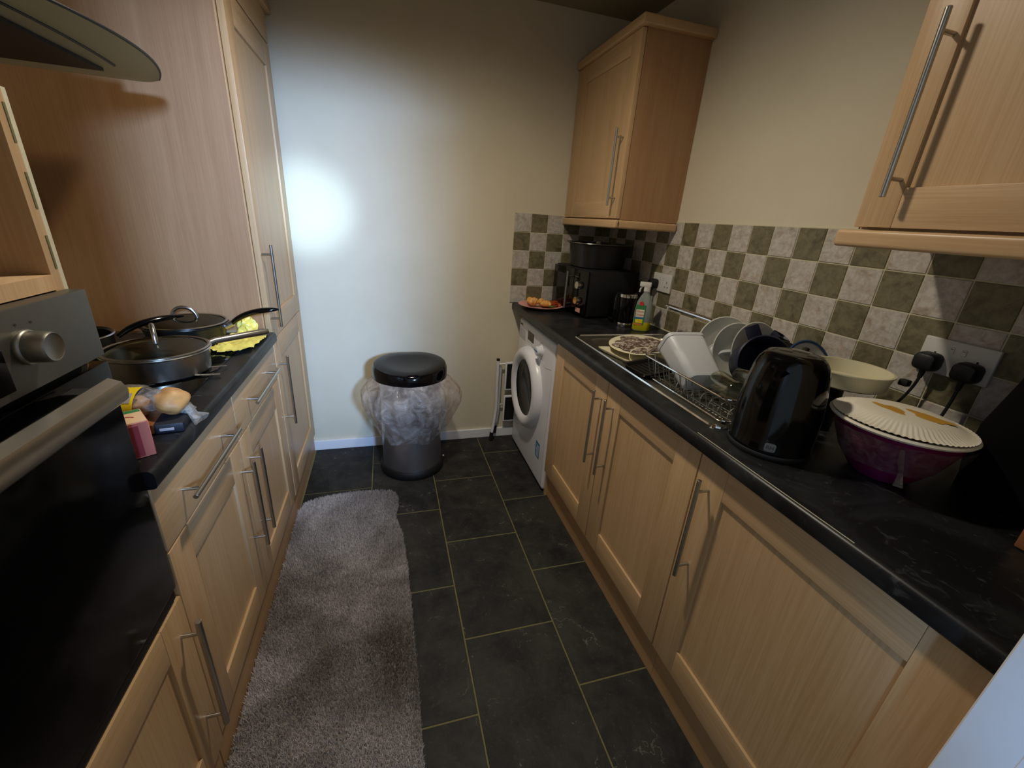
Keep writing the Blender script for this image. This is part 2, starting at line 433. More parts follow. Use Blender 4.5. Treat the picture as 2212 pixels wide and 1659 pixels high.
# right wall: grid lines at y = -(0.6649 + j*0.099)
obj('tile_grout', box(B(), -0.0035, 0, YN+0.001, -0.001, 0.8955, ZT+0.001), WGROUT, wr, smooth=False)
for j in range(-7, 17):
    yh = -(0.6649+j*0.099)+0.0; yl = yh-0.099
    yh = min(yh, -0.0065); yl = max(yl, YN+0.002)
    if yh-yl < 0.01: continue
    for k in range(5):
        dark = (j+k) % 2 == 0
        w = yh-yl-Gw
        M = Matrix.Translation((0, (yh+yl)/2, ZT-0.1*k-0.05)) @ Matrix.Rotation(PI/2, 4, 'Z')
        wall_tile(wr, w, 0.1-Gw, dark, M)
obj('tile_grout', box(B(), -0.6195, 0, -0.0035, 0, 0.8955, ZT+0.001), WGROUT, wb, smooth=False)
for i in range(7):
    x0 = -0.6195+i*0.1; x1 = min(x0+0.1, -0.0065)
    if x1-x0 < 0.008: continue
    for k in range(5):
        M = Matrix.Translation(((x0+x1)/2, 0, ZT-0.1*k-0.05)) @ Matrix.Rotation(PI, 4, 'Z')
        wall_tile(wb, x1-x0-Gw, 0.1-Gw, (i+k) % 2 == 1, M)

# ---------------------------------------------------------------- cabinet pieces
def handle(parent, x, y, z, vertical, L, sgn, door_x, r=0.0055):
    """bar handle; bar axis at x, foot on door_x"""
    bm = B(); h = L/2
    if vertical:
        tube(bm, [(x, y, z-h), (x, y, z-h+0.0008), (x, y, z+h-0.0008), (x, y, z+h)], [r*0.85, r, r, r*0.85], 14)
        for s in (-1, 1): tube(bm, [(x, y, z+s*(h-0.034)), (door_x, y, z+s*(h-0.034))], 0.0042, 10)
    else:
        tube(bm, [(x, y-h, z), (x, y-h+0.0008, z), (x, y+h-0.0008, z), (x, y+h, z)], [r*0.85, r, r, r*0.85], 14)
        for s in (-1, 1): tube(bm, [(x, y+s*(h-0.034), z), (door_x, y+s*(h-0.034), z)], 0.0042, 10)
    return obj('handle', bm, STEEL, parent, label='brushed steel bar handle')
def shaker(parent, name, xf, sgn, y0, y1, z0, z1, fr=0.09, plainface=False, t=0.02):
    """front face at xf looking to sgn (+1: +x, -1: -x); stiles, rails and a recessed panel"""
    xb = xf-sgn*t; a, b = min(xf, xb), max(xf, xb)
    if plainface:
        return obj(name, box(B(), a, b, y0, y1, z0, z1, 0.002, 2), BEECHY, parent)
    xp = xf-sgn*0.0075; p, q = min(xp, xb), max(xp, xb)
    d = obj(name, box(B(), p, q, y0+0.002, y1-0.002, z0+0.002, z1-0.002), BEECH, parent, smooth=False)
    a1, b1 = min(xp+sgn*0.0002, xf), max(xp+sgn*0.0002, xf)
    obj('stile', box(B(), a1-(0.0122 if sgn > 0 else 0), b1+(0.0122 if sgn < 0 else 0), y0, y0+fr, z0, z1, 0.0014, 2), BEECH, d)
    obj('stile', box(B(), a1-(0.0122 if sgn > 0 else 0), b1+(0.0122 if sgn < 0 else 0), y1-fr, y1, z0, z1, 0.0014, 2), BEECH, d)
    g = 0.0004; a2, b2 = (a1-0.012, b1-0.0003) if sgn > 0 else (a1+0.0003, b1+0.012)
    obj('rail', box(B(), a2, b2, y0+fr+g, y1-fr-g, z0, z0+fr, 0.0012, 2), BEECHY, d)
    obj('rail', box(B(), a2, b2, y0+fr+g, y1-fr-g, z1-fr, z1, 0.0012, 2), BEECHY, d)
    return d
def carcass(parent, x0, x1, y0, y1, z0, z1, open_side=None, mat=None):
    bm = B(); t = 0.018
    box(bm, x0, x1, y0, y0+t, z0, z1); box(bm, x0, x1, y1-t, y1, z0, z1)
    box(bm, x0, x1, y0+t, y1-t, z0, z0+t); box(bm, x0, x1, y0+t, y1-t, z1-t, z1)
    if open_side == '+x': box(bm, x0, x0+0.006, y0+t, y1-t, z0+t, z1-t)
    else: box(bm, x1-0.006, x1, y0+t, y1-t, z0+t, z1-t)
    return obj('carcass', bm, mat or BEECH, parent, smooth=False)

# ---- right-hand base units
XR = -0.575
T = thing('base_cabinet', 'long beech base unit under the sink with two panelled doors side by side', 'cabinet', (-0.3, -1.18, 0))
carcass(T, -0.555, -0.02, -1.6725, -0.672, 0.15, 0.853)
obj('end_panel', box(B(), -0.557, -0.02, -0.69, -0.672, 0, 0.853), BEECH, T, smooth=False)
obj('plinth', box(B(), -0.545, -0.53, -1.6725, -0.69, 0.001, 0.15), PLINTH, T, smooth=False)
d = shaker(T, 'door', XR, -1, -1.184, -0.693, 0.158, 0.853)
handle(d, -0.610, -1.150, 0.648, True, 0.302, -1, XR)
d = shaker(T, 'door', XR, -1, -1.670, -1.188, 0.158, 0.853)
handle(d, -0.610, -1.238, 0.648, True, 0.302, -1, XR)
T = thing('base_cabinet', 'near beech base unit with one wide panelled door below the kettle', 'cabinet', (-0.3, -1.97, 0))
carcass(T, -0.555, -0.02, YN+0.003, -1.6735, 0.15, 0.853)
obj('plinth', box(B(), -0.545, -0.53, YN+0.003, -1.6735, 0.001, 0.15), PLINTH, T, smooth=False)
d = shaker(T, 'door', XR, -1, YN+0.006, -1.675, 0.158, 0.853)
handle(d, -0.610, -1.722, 0.648, True, 0.302, -1, XR)

# ---- right worktop with sink cut-out
def worktop(name, x0, x1, y0, y1, front_sgn, holes, label, dz=0.038):
    """slab with a bullnose on its front edge, holes = (xa, xb, ya, yb)"""
    bm = B(); z1 = 0.8955; z0 = z1-dz
    xs = sorted({x0, x1} | {h[0] for h in holes} | {h[1] for h in holes}); ys = sorted({y0, y1} | {h[2] for h in holes} | {h[3] for h in holes})
    r = 0.012
    # flat grid set back by r from the front, then the nose
    xf = x0 if front_sgn < 0 else x1
    xs = [x for x in xs]; i = 0 if front_sgn < 0 else len(xs)-1; xs[i] = xf-front_sgn*r
    def inh(xa, xb, ya, yb):
        return any(h[0]-1e-6 <= xa and xb <= h[1]+1e-6 and h[2]-1e-6 <= ya and yb <= h[3]+1e-6 for h in holes)
    for z, up in ((z1, 1), (z0, -1)):
        V = {(x, y): bm.verts.new((x, y, z)) for x in xs for y in ys}
        for a, b in zip(xs[:-1], xs[1:]):
            for c, d_ in zip(ys[:-1], ys[1:]):
                if not inh(a, b, c, d_): bm.faces.new((V[a, c], V[b, c], V[b, d_], V[a, d_]))
    for h in holes:
        q = [(h[0], h[2]), (h[1], h[2]), (h[1], h[3]), (h[0], h[3])]
        for (xa, ya), (xb, yb) in zip(q, q[1:]+q[:1]):
            bm.faces.new([bm.verts.new(p) for p in ((xa, ya, z0), (xb, yb, z0), (xb, yb, z1), (xa, ya, z1))])
    prof = [(xf-front_sgn*r, z1)]+[(xf-front_sgn*(r-r*math.sin(a)), z1-r+r*math.cos(a)) for a in [PI/2*i/6 for i in range(1, 7)]]
    prof += [(xf, z0+0.006), (xf-front_sgn*0.002, z0+0.002), (xf-front_sgn*0.006, z0), (xf-front_sgn*r, z0)]
    A = [bm.verts.new((x, y0, z)) for x, z in prof]; C_ = [bm.verts.new((x, y1, z)) for x, z in prof]
    for k in range(len(prof)-1): bm.faces.new((A[k], A[k+1], C_[k+1], C_[k]))
    bm.faces.new(A); bm.faces.new(C_[::-1])
    xo = x1 if front_sgn < 0 else x0; xi = xf-front_sgn*r
    for y in (y0, y1): bm.faces.new([bm.verts.new(p) for p in ((xi, y, z0), (xo, y, z0), (xo, y, z1), (xi, y, z1))])
    bm.faces.new([bm.verts.new(p) for p in ((xo, y0, z0), (xo, y1, z0), (xo, y1, z1), (xo, y0, z1))])
    bmesh.ops.remove_doubles(bm, verts=bm.verts[:], dist=1e-5)
    return tag(obj(name, bm, WTOP), label, 'worktop')
SX0, SX1, SY0, SY1 = -0.535, -0.065, -1.66, -0.752
wtr = worktop('worktop', -0.602, -0.004, YN+0.002, -0.004, -1, [(-0.50, -0.10, -1.22, -0.79)], 'long black slate-effect worktop along the tiled wall')
obj('sealant', tube(B(), [(-0.008, -0.01, 0.897), (-0.008, YN+0.01, 0.897)], 0.004, 6), SEAL, wtr)
obj('worn_edge', box(B(), -0.5935, -0.5915, -2.05, -1.66, 0.8953, 0.8959), SEAL, wtr, smooth=False, label='thin pale worn line along the front edge')

# ---- sink
T = thing('kitchen_sink', 'stainless steel inset sink with bowl and ridged drainer in the right worktop', 'sink', (-0.3, -1.2, 0.8965))
bm = B(); zt = 0.8985
def ring_slab(bm, outer, inner, z):
    n = len(outer); O = [bm.verts.new((x, y, z)) for x, y in outer]; I = [bm.verts.new((x, y, z)) for x, y in inner]
    for i in range(n): bm.faces.new((O[i], O[(i+1) % n], I[(i+1) % n], I[i]))
    return O, I
cxs, cys = (SX0+SX1)/2, (SY0+SY1)/2
outer = rrect(SX1-SX0, SY1-SY0, 0.035, 6, cxs, cys); out2 = rrect(SX1-SX0-0.02, SY1-SY0-0.02, 0.03, 6, cxs, cys)
# raised rim
n = len(outer)
loops = [[(x, y, 0.896) for x, y in outer], [(x, y, 0.9005) for x, y in rrect(SX1-SX0-0.004, SY1-SY0-0.004, 0.033, 6, cxs, cys)],
         [(x, y, 0.9005) for x, y in rrect(SX1-SX0-0.012, SY1-SY0-0.012, 0.031, 6, cxs, cys)], [(x, y, 0.897) for x, y in out2]]
loft(bm, loops, False, False)
obj('rim', bm, CHROME, T)
bcx, bcy, bw, bd = -0.30, -1.005, 0.385, 0.40
inner = rrect(bw, bd, 0.05, 6, bcx, bcy)
bm = B()
# deck: quads between out2 and bowl opening is skewed, fine for flat metal
O, I = ring_slab(bm, out2, inner, 0.897)
obj('deck', bm, SINK, T, smooth=False)
bm = B()
loops = [[(x, y, 0.897) for x, y in inner], [(x, y, 0.888) for x, y in rrect(bw-0.012, bd-0.012, 0.05, 6, bcx, bcy)],
         [(x, y, 0.775) for x, y in rrect(bw-0.03, bd-0.03, 0.05, 6, bcx, bcy)], [(x, y, 0.75) for x, y in rrect(bw-0.08, bd-0.08, 0.05, 6, bcx, bcy)]]
loft(bm, loops, False, True)
obj('bowl', bm, SINK, T)
bm = B()
for i in range(9):
    x = -0.47+i*0.043
    tube(bm, [(x, -1.27, 0.8968), (x, -1.28, 0.8985), (x, -1.60, 0.8985), (x, -1.61, 0.8968)], 0.004, 6, flat=0.5)
obj('drainer_ridges', bm, SINK, T)
# ---- tap
T = thing('mixer_tap', 'chrome swivel tap with long spout behind the sink bowl', 'tap', (-0.085, -1.10, 0.8985))
bm = B(); lathe(bm, [(0.0, 0), (0.026, 0), (0.026, 0.012), (0.02, 0.03), (0.018, 0.06), (0.013, 0.064), (0, 0.064)], (-0.085, -1.10, 0.8975), 24)
obj('base', bm, CHROME, T)
P = [(-0.085, -1.10, 0.94), (-0.085, -1.10, 1.0)]
tipv = Vector((-0.118, -0.812, 1.043)); c0 = Vector((-0.085, -1.10, 1.0)); dirv = (tipv-Vector((-0.085, -1.10, 1.035))).normalized()
for i in range(1, 9):
    a = PI/2*i/8; P.append(c0+Vector((0, 0, 0.035*math.sin(a)))+Vector((dirv.x, dirv.y, 0)).normalized()*0.035*(1-math.cos(a)))
P.append(tipv); P.append(tipv+dirv*0.001)
obj('spout', tube(B(), P, 0.0105, 16), CHROME, T)
obj('spout_nozzle', tube(B(), [tipv-dirv*0.012+Vector((0, 0, 0.004)), tipv-dirv*0.012+Vector((0, 0, -0.014))], 0.0125, 16), CHROME, T)
for s in (-1, 1):
    obj('tap_handle', lathe(B(), [(0, 0), (0.012, 0), (0.016, 0.012), (0.016, 0.03), (0.012, 0.036), (0, 0.036)], (-0.085, -1.10+s*0.055, 0.925), 8), CHROME, T)
obj('tap_bridge', tube(B(), [(-0.085, -1.155, 0.92), (-0.085, -1.045, 0.92)], 0.011, 12), CHROME, T)

# ---- wall units on the right
def wall_unit(label, y0, y1, far):
    T = thing('wall_cabinet', label, 'cabinet', (-0.16, (y0+y1)/2, 1.345))
    xf = -0.322
    carcass(T, -0.30, -0.001, y0, y1, 1.388, 2.088)
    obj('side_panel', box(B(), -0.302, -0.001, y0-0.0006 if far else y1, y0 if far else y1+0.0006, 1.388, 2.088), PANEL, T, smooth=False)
    d = shaker(T, 'door', xf, -1, y0+0.002, y1-(0.04 if far else 0.002), 1.392, 2.086, 0.075)
    if far:
        obj('filler_strip', box(B(), xf+0.001, xf+0.02, y1-0.038, y1-0.001, 1.39, 2.086, 0.001, 1), BEECH, T)
        handle(d, -0.357, y0+0.038, 1.595, True, 0.305, -1, xf)
    else: handle(d, -0.357, y1-0.065, 1.60, True, 0.305, -1, xf)
    # cornice and pelmet with rounded noses
    bm = B()
    x0 = -0.338; a, b = (y0-0.026, y1-0.002) if far else (y0, y1+0.026)
    box(bm, x0, -0.001, a, b, 2.088, 2.122, 0.006, 3)
    obj('cornice', bm, BEECHY, T)
    bm = B()
    x0 = -0.334; a, b = (y0-0.016, y1-0.008) if far else (y0, y1+0.026)
    box(bm, x0, x0+0.03, a, b, 1.35, 1.386, 0.010, 4)
    if far: box(bm, x0+0.005, -0.008, a, a+0.03, 1.35, 1.386, 0.010, 4)
    else: box(bm, x0+0.005, -0.008, b-0.03, b, 1.35, 1.386, 0.010, 4)
    obj('pelmet', bm, BEECHY, T)
    return T
wall_unit('beech wall cupboard in the far corner above the microwave', -0.604, -0.001, True)
wall_unit('beech wall cupboard at the upper right edge, nearest the doorway', YN+0.004, -1.667, False)

# ---------------------------------------------------------------- left side
XF = -1.755; XCAR = -1.777
T = thing('larder_cabinet', 'tall beech larder cupboard in the far left corner with two doors', 'cabinet', (-2.06, -0.34, 0))
bm = B(); box(bm, XL+0.003, XCAR, -0.643, -0.03, 0.0, 2.088); obj('carcass', bm, BEECH, T, smooth=False)
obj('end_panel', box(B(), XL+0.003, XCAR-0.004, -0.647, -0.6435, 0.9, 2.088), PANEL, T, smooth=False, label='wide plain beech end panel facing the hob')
obj('plinth', box(B(), XCAR, -1.768, -0.638, -0.03, 0.001, 0.125), PLINTH, T, smooth=False)
d = shaker(T, 'door', XF, 1, -0.638, -0.045, 0.128, 0.853, 0.088); handle(d, -1.720, -0.612, 0.632, True, 0.305, 1, XF)
d = shaker(T, 'door', XF, 1, -0.638, -0.045, 0.857, 1.968, 0.088); handle(d, -1.720, -0.630, 1.062, True, 0.305, 1, XF)
obj('top_filler', box(B(), XCAR, XF, -0.638, -0.045, 1.976, 2.088, 0.0015, 1), BEECHY, T)
obj('cornice', box(B(), XL+0.003, -1.738, -0.664, -0.004, 2.088, 2.122, 0.006, 3), BEECHY, T)

T = thing('base_cabinet', 'two-door, two-drawer beech base unit beneath the hob', 'cabinet', (-2.06, -1.12, 0))
carcass(T, XL+0.003, XCAR, -1.622, -0.648, 0.128, 0.853, '+x')
obj('plinth', box(B(), XCAR, -1.768, -1.622, -0.645, 0.001, 0.128), PLINTH, T, smooth=False)
for (a, b, ha) in ((-1.157, -0.650, -1.108), (-1.618, -1.161, -1.190)):
    d = shaker(T, 'door', XF, 1, a, b, 0.135, 0.700, 0.088); handle(d, -1.720, ha, 0.490, True, 0.31, 1, XF)
    d = shaker(T, 'drawer', XF, 1, a, b, 0.706, 0.853, 0.03, True)
    handle(d, -1.720, -0.912 if a > -1.5 else -1.395, 0.779, False, 0.31 if a > -1.5 else 0.305, 1, XF)
wtl = worktop('worktop', XL+0.002, -1.737, -1.628, -0.658, 1, [], 'short black slate-effect worktop holding the hob')

# oven housing
T = thing('oven_housing', 'tall beech oven housing with an open shelf at the left edge of the view', 'cabinet', (-2.06, -1.94, 0))
bm = B(); ya, yb = YN+0.003, -1.633
for y in (ya, yb-0.018): box(bm, XL+0.003, XCAR, y, y+0.018, 0, 2.20)
for z in (0.128, 0.600, 2.18): box(bm, XL+0.003, XCAR, ya+0.018, yb-0.018, z, z+0.018)
box(bm, XL+0.003, XL+0.012, ya+0.018, yb-0.018, 0.62, 2.18)
obj('carcass', bm, BEECH, T, smooth=False)
obj('shelf', box(B(), XL+0.012, XCAR+0.002, ya+0.0185, yb-0.0185, 1.222, 1.243), RAW, T, smooth=False)
bm = B(); box(bm, -1.80, XCAR, yb, yb+0.008, 1.218, 1.473); obj('edge_filler', bm, RIM, T, smooth=False, label='pale chipped filler along the front edge')
for z0 in (1.25, 1.33, 1.41): obj('glue_mark', box(B(), XCAR-0.001, XCAR+0.0008, -1.6385, -1.6345, z0, z0+0.045), GROUT, T, smooth=False)
for (x, z) in ((-1.84, 1.285), (-1.86, 1.262), (-2.2, 1.33)): obj('shelf_hole', lathe(B(), [(0, 0), (0.0035, 0)], seg=10, M=basis((x, yb-0.0183, z), (1, 0, 0), (0, 0, 1))), BMATT, T, smooth=False)
obj('plinth', box(B(), XCAR, -1.768, ya, yb+0.006, 0.001, 0.128), PLINTH, T, smooth=False)
d = shaker(T, 'door', XF, 1, ya+0.01, -1.622, 0.118, 0.594, 0.085); handle(d, -1.720, -1.657, 0.39, True, 0.325, 1, XF, 0.0065)

T = thing('built_in_oven', 'built-in single oven, black glass door and steel control panel', 'oven', (-2.0, -1.93, 0.6))
oy0, oy1 = -2.222, -1.632
obj('body', box(B(), -2.28, -1.7765, -2.21, -1.655, 0.621, 1.2205), BMATT, T, smooth=False)
obj('control_panel', box(B(), -1.776, -1.753, oy0, oy1, 1.118, 1.2205, 0.002, 2), OVENSTEEL, T)
obj('display', box(B(), -1.7535, -1.7522, -2.04, -1.808, 1.128, 1.178, 0.0004, 1), BGLASS, T)
bm = B(); Mk = basis((-1.7535, -1.772, 1.172), (0, 1, 0), (0, 0, 1))
lathe(bm, [(0, 0), (0.0215, 0), (0.0225, 0.003), (0.0215, 0.006), (0.020, 0.007), (0.0195, 0.026), (0.0175, 0.029), (0.016, 0.028), (0, 0.028)], seg=32, M=Mk)
obj('knob', bm, SATIN, T)
bm = B(); Mk = basis((-1.7535, -2.10, 1.172), (0, 1, 0), (0, 0, 1))
lathe(bm, [(0, 0), (0.0215, 0), (0.020, 0.007), (0.0195, 0.026), (0.0175, 0.029), (0, 0.028)], seg=32, M=Mk); obj('knob', bm, SATIN, T)
for y, z in ((-1.752, 1.199), (-1.776, 1.201)): obj('marking', lathe(B(), [(0, 0.0003), (0.0018, 0.0003)], seg=8, M=basis((-1.7528, y, z), (0, 1, 0), (0, 0, 1))), INK, T, smooth=False)
d = obj('oven_door', box(B(), -1.776, -1.752, oy0, oy1, 0.628, 1.108, 0.0025, 2), OVGLASS, T)
obj('lower_trim', box(B(), -1.776, -1.757, oy0, oy1, 0.601, 0.624, 0.0015, 1), BMATT, T)
bm = B()
L = [(-1.723, 1.068), (-1.708, 1.064), (-1.699, 1.072), (-1.697, 1.086), (-1.703, 1.098), (-1.718, 1.104), (-1.726, 1.100), (-1.728, 1.075)]
loft(bm, [[(x, -2.16, z) for x, z in L], [(x, -1.705, z) for x, z in L]])
for y in (-2.12, -1.735): box(bm, -1.753, -1.724, y-0.012, y+0.012, 1.076, 1.096)
obj('door_handle', bm, STEEL, d)

# hob
T = thing('ceramic_hob', 'black glass ceramic hob set in the left worktop', 'hob', (-2.06, -1.15, 0.8955))
obj('hob_plate', box(B(), -2.32, -1.80, -1.44, -0.86, 0.8957, 0.9005, 0.002, 2), BGLASS, T)
bm = B()
for cx, cy, r in ((-1.95, -1.10, 0.11), (-1.98, -0.99, 0.0), (-2.18, -1.02, 0.09), (-2.18, -1.30, 0.1), (-1.95, -1.31, 0.085)):
    if r: lathe(bm, [(r-0.002, 0), (r, 0)], (cx, cy, 0.9007), 48)
obj('ring_marking', bm, OVENSTEEL, T, smooth=False)

# cooker hood
T = thing('cooker_hood', 'curved tinted glass cooker hood high on the left above the hob', 'cooker hood', (-2.1, -1.14, 1.66))
yc = -1.14; hw = 0.355
def hood_loop(z, off):
    P = []
    for i in range(25):
        s = -1+2*i/24; y = yc+s*hw
        xx = -1.915+0.095*(1-abs(s)**2.0)
        P.append((xx-off, y, z-0.0*s*s))
    P[0] = (-1.93-off, yc-hw, z); P[-1] = (-1.93-off, yc+hw, z)
    P += [(-1.955, yc+hw+0.012, z), (-2.34, yc+hw+0.012, z), (-2.34, yc-hw-0.012, z), (-1.955, yc-hw-0.012, z)]
    return P
bm = B(); loft(bm, [hood_loop(1.650, 0), hood_loop(1.656, 0)])
obj('glass_canopy', bm, HGLASS, T, smooth=False)
bm = B(); pp = hood_loop(1.6530, -0.0012)[1:24]; tube(bm, pp, 0.003, 8)
obj('glass_edge', bm, BMATT, T)
bm = B()
xx = [(-1.945+0.012*(1-abs(-1+2*i/20)**2), yc-0.205+0.41*i/20) for i in range(21)]
P = xx+[(-2.34, yc+0.27), (-2.34, yc-0.27)]
prism(bm, P, 1.659, 1.70, 0.0)
obj('hood_body', bm, SATIN, T, smooth=False)
obj('body_seam', tube(B(), [(x+0.001, y, 1.6485) for x, y in xx], 0.0028, 8), BMATT, T)
bm = B(); box(bm, -2.32, -1.99, yc-0.255, yc+0.255, 1.6425, 1.6495)
obj('filter', bm, BMATT, T, smooth=False)
obj('chimney', box(B(), -2.355, -2.12, yc-0.13, yc+0.13, 1.70, ZC-0.002, 0.003, 1), SATIN, T)

# ---------------------------------------------------------------- washing machine
T = thing('washing_machine', 'white front-loading washing machine under the far end of the worktop', 'washing machine', (-0.3, -0.365, 0))
wy0, wy1, wx = -0.665, -0.068, -0.568
body = box(B(), wx, -0.03, wy0, wy1, 0.012, 0.822, 0.022, 4)
obj('cabinet', body, APPL, T)
for x in (-0.52, -0.08):
    for y in (wy0+0.06, wy1-0.06): obj('foot', lathe(B(), [(0, 0), (0.02, 0), (0.02, 0.012), (0, 0.012)], (x, y, 0.0), 16), BMATT, T)
cy, cz = -0.315, 0.472
Mr = basis((wx, cy, cz), (0, 1, 0), (0, 0, 1))     # local z -> +x ; flip so it grows to -x
Mr = Mr @ Matrix.Rotation(PI, 4, 'Y')
bm = B(); lathe(bm, [(0.236, -0.002), (0.234, 0.012), (0.228, 0.026), (0.216, 0.038), (0.198, 0.044), (0.182, 0.042), (0.170, 0.034), (0.160, 0.020)], seg=64, M=Mr)
d = obj('door_ring', bm, APPL, T)
bm = B(); lathe(bm, [(0.162, 0.022), (0.150, 0.013), (0.115, 0.005), (0.0, 0.003)], seg=48, M=Mr)
obj('door_glass', bm, BGLASS, d)
# control fascia details on the front plane
obj('display', box(B(), wx-0.0012, wx+0.001, -0.345, -0.245, 0.738, 0.788, 0.0004, 1), BGLASS, T)
obj('detergent_drawer', box(B(), wx-0.002, wx+0.001, -0.205, -0.09, 0.715, 0.775, 0.001, 1), APPLG, T)
bm = B(); lathe(bm, [(0, 0), (0.030, 0), (0.030, 0.006), (0.025, 0.010), (0.024, 0.028), (0.021, 0.031), (0, 0.031)], seg=36, M=basis((wx, -0.475, 0.738), (0, 1, 0), (0, 0, 1)) @ Matrix.Rotation(PI, 4, 'Y'))
kn = obj('program_dial', bm, APPL, T)
obj('dial_mark', box(B(), wx-0.0335, wx-0.031, -0.497, -0.453, 0.739, 0.744), BLUEL, kn, smooth=False)
bm = B()
for i in range(17):
    a = math.radians(-140+i*17.5)
    c = Vector((wx-0.0006, -0.475+0.042*math.cos(a), 0.738+0.042*math.sin(a)))
    box(bm, -0.0004, 0.0004, -0.004, 0.004, -0.0006, 0.0006, M=Matrix.Translation(c) @ Matrix.Rotation(a, 4, 'X'))
obj('dial_scale', bm, INK, T, smooth=False, kind='stuff')
bm = B()
for i in range(5): box(bm, wx-0.0006, wx, -0.33-0.011*i, -0.326-0.011*i, 0.716, 0.720)
for i in range(4): box(bm, wx-0.0006, wx, -0.25-0.022*i, -0.244-0.022*i, 0.722, 0.725)
obj('button_mark', bm, INK, T, smooth=False)
Mt = basis((wx-0.0008, -0.115, 0.796), (0, -1, 0), (0, 0, 1))
text('brand_lettering', 'Candy', 0.022, Mt, INK, T)
bm = B(); box(bm, wx-0.001, wx, -0.582, -0.522, 0.155, 0.245); s = obj('sticker', bm, BLUEL, T, smooth=False, label='blue energy sticker')
bm = B()
for i in range(7): box(bm, wx-0.0014, wx-0.001, -0.575, -0.53-0.004*(i % 3), 0.165+i*0.010, 0.168+i*0.010)
obj('sticker_text', bm, APPL, s, smooth=False)
bm = B(); tube(bm, [(wx-0.0004, -0.645, 0.03), (wx-0.0004, -0.645, 0.66), (wx-0.0004, -0.63, 0.69), (wx-0.0004, -0.56, 0.675), (wx-0.0004, -0.51, 0.69)], 0.0012, 6)
obj('seam', bm, APPLG, T)

# ---------------------------------------------------------------- step stool
T = thing('step_stool', 'folded white tube step stool between the back wall and the washing machine', 'step stool', (-0.62, -0.04, 0))
bm = B()
tube(bm, [(-0.678, -0.040, 0.545), (-0.676, -0.040, 0.30), (-0.675, -0.040, 0.22), (-0.685, -0.045, 0.13), (-0.70, -0.055, 0.05)], 0.0095, 12)
tube(bm, [(-0.36, -0.040, 0.545), (-0.36, -0.040, 0.22), (-0.35, -0.045, 0.13), (-0.34, -0.055, 0.05)], 0.0095, 12)
tube(bm, [(-0.678, -0.040, 0.52), (-0.36, -0.040, 0.52)], 0.007, 10)
obj('outer_frame', bm, APPL, T)
bm = B()
tube(bm, [(-0.655, -0.028, 0.50), (-0.655, -0.028, 0.22), (-0.662, -0.026, 0.13), (-0.672, -0.022, 0.085)], 0.0075, 12)
tube(bm, [(-0.385, -0.028, 0.50), (-0.385, -0.028, 0.22), (-0.378, -0.026, 0.13), (-0.372, -0.022, 0.085)], 0.0075, 12)
tube(bm, [(-0.655, -0.028, 0.24), (-0.385, -0.028, 0.24)], 0.006, 10)
obj('inner_frame', bm, APPLG, T)
for a, b in (((-0.70, -0.055, 0.055), (-0.706, -0.062, 0.004)), ((-0.34, -0.055, 0.055), (-0.334, -0.062, 0.004)), ((-0.672, -0.022, 0.088), (-0.676, -0.0225, 0.035)), ((-0.372, -0.022, 0.088), (-0.368, -0.0225, 0.035))):
    obj('rubber_foot', tube(B(), [a, b], 0.0125, 12), BMATT, T)
for x in (-0.678, -0.36): obj('end_cap', tube(B(), [(x, -0.04, 0.543), (x, -0.04, 0.555)], 0.011, 12), BMATT, T)
for z0, z1 in ((0.345, 0.535), (0.125, 0.31)):
    bm = B(); box(bm, -0.632, -0.405, -0.052, -0.040, z0, z1, 0.008, 3); st = obj('step', bm, APPL, T)
    obj('step_tread', box(B(), -0.622, -0.415, -0.054, -0.0518, z0+0.012, z1-0.012, 0.001, 1), BMATT, st)

# ---------------------------------------------------------------- bin
T = thing('pedal_bin', 'steel kitchen bin with black lid against the back wall', 'bin', (-1.218, -0.262, 0))
BC = (-1.218, -0.262, 0)
obj('base_ring', lathe(B(), [(0, 0.001), (0.172, 0.001), (0.176, 0.010), (0.175, 0.034), (0.168, 0.046), (0.155, 0.046)], BC, 64), BMATT, T)
obj('bin_body', lathe(B(), [(0.160, 0.04), (0.160, 0.56), (0.150, 0.56), (0.150, 0.05), (0, 0.05)], BC, 64), BINSTEEL, T)
bm = B(); loops = []
def lidpt(a, r, z):
    # a bean-shaped plan with a lower middle
    k = 1.0+0.03*math.cos(2*a)
    x = r*k*math.cos(a)*1.04; y = r*math.sin(a)*0.98
    if y > 0: y *= 1.0-0.10*math.exp(-(x/0.09)**2)
    return x, y
for r, z in ((0.170, 0.545), (0.178, 0.548), (0.180, 0.565), (0.179, 0.606), (0.172, 0.622), (0.155, 0.630), (0.11, 0.626), (0.06, 0.621), (0.02, 0.619)):
    L = []
    for i in range(64):
        a = 2*PI*i/64; x, y = lidpt(a, r, z)
        zz = z+(0.016*(y/0.18)*(1 if z > 0.6 else 0)) - (0.006*math.exp(-(x/0.1)**2)*(1 if z > 0.6 else 0))
        L.append((BC[0]+x, BC[1]+y, zz))
    loops.append(L)
loft(bm, loops, True, True)
obj('lid', bm, BPLAST, T)
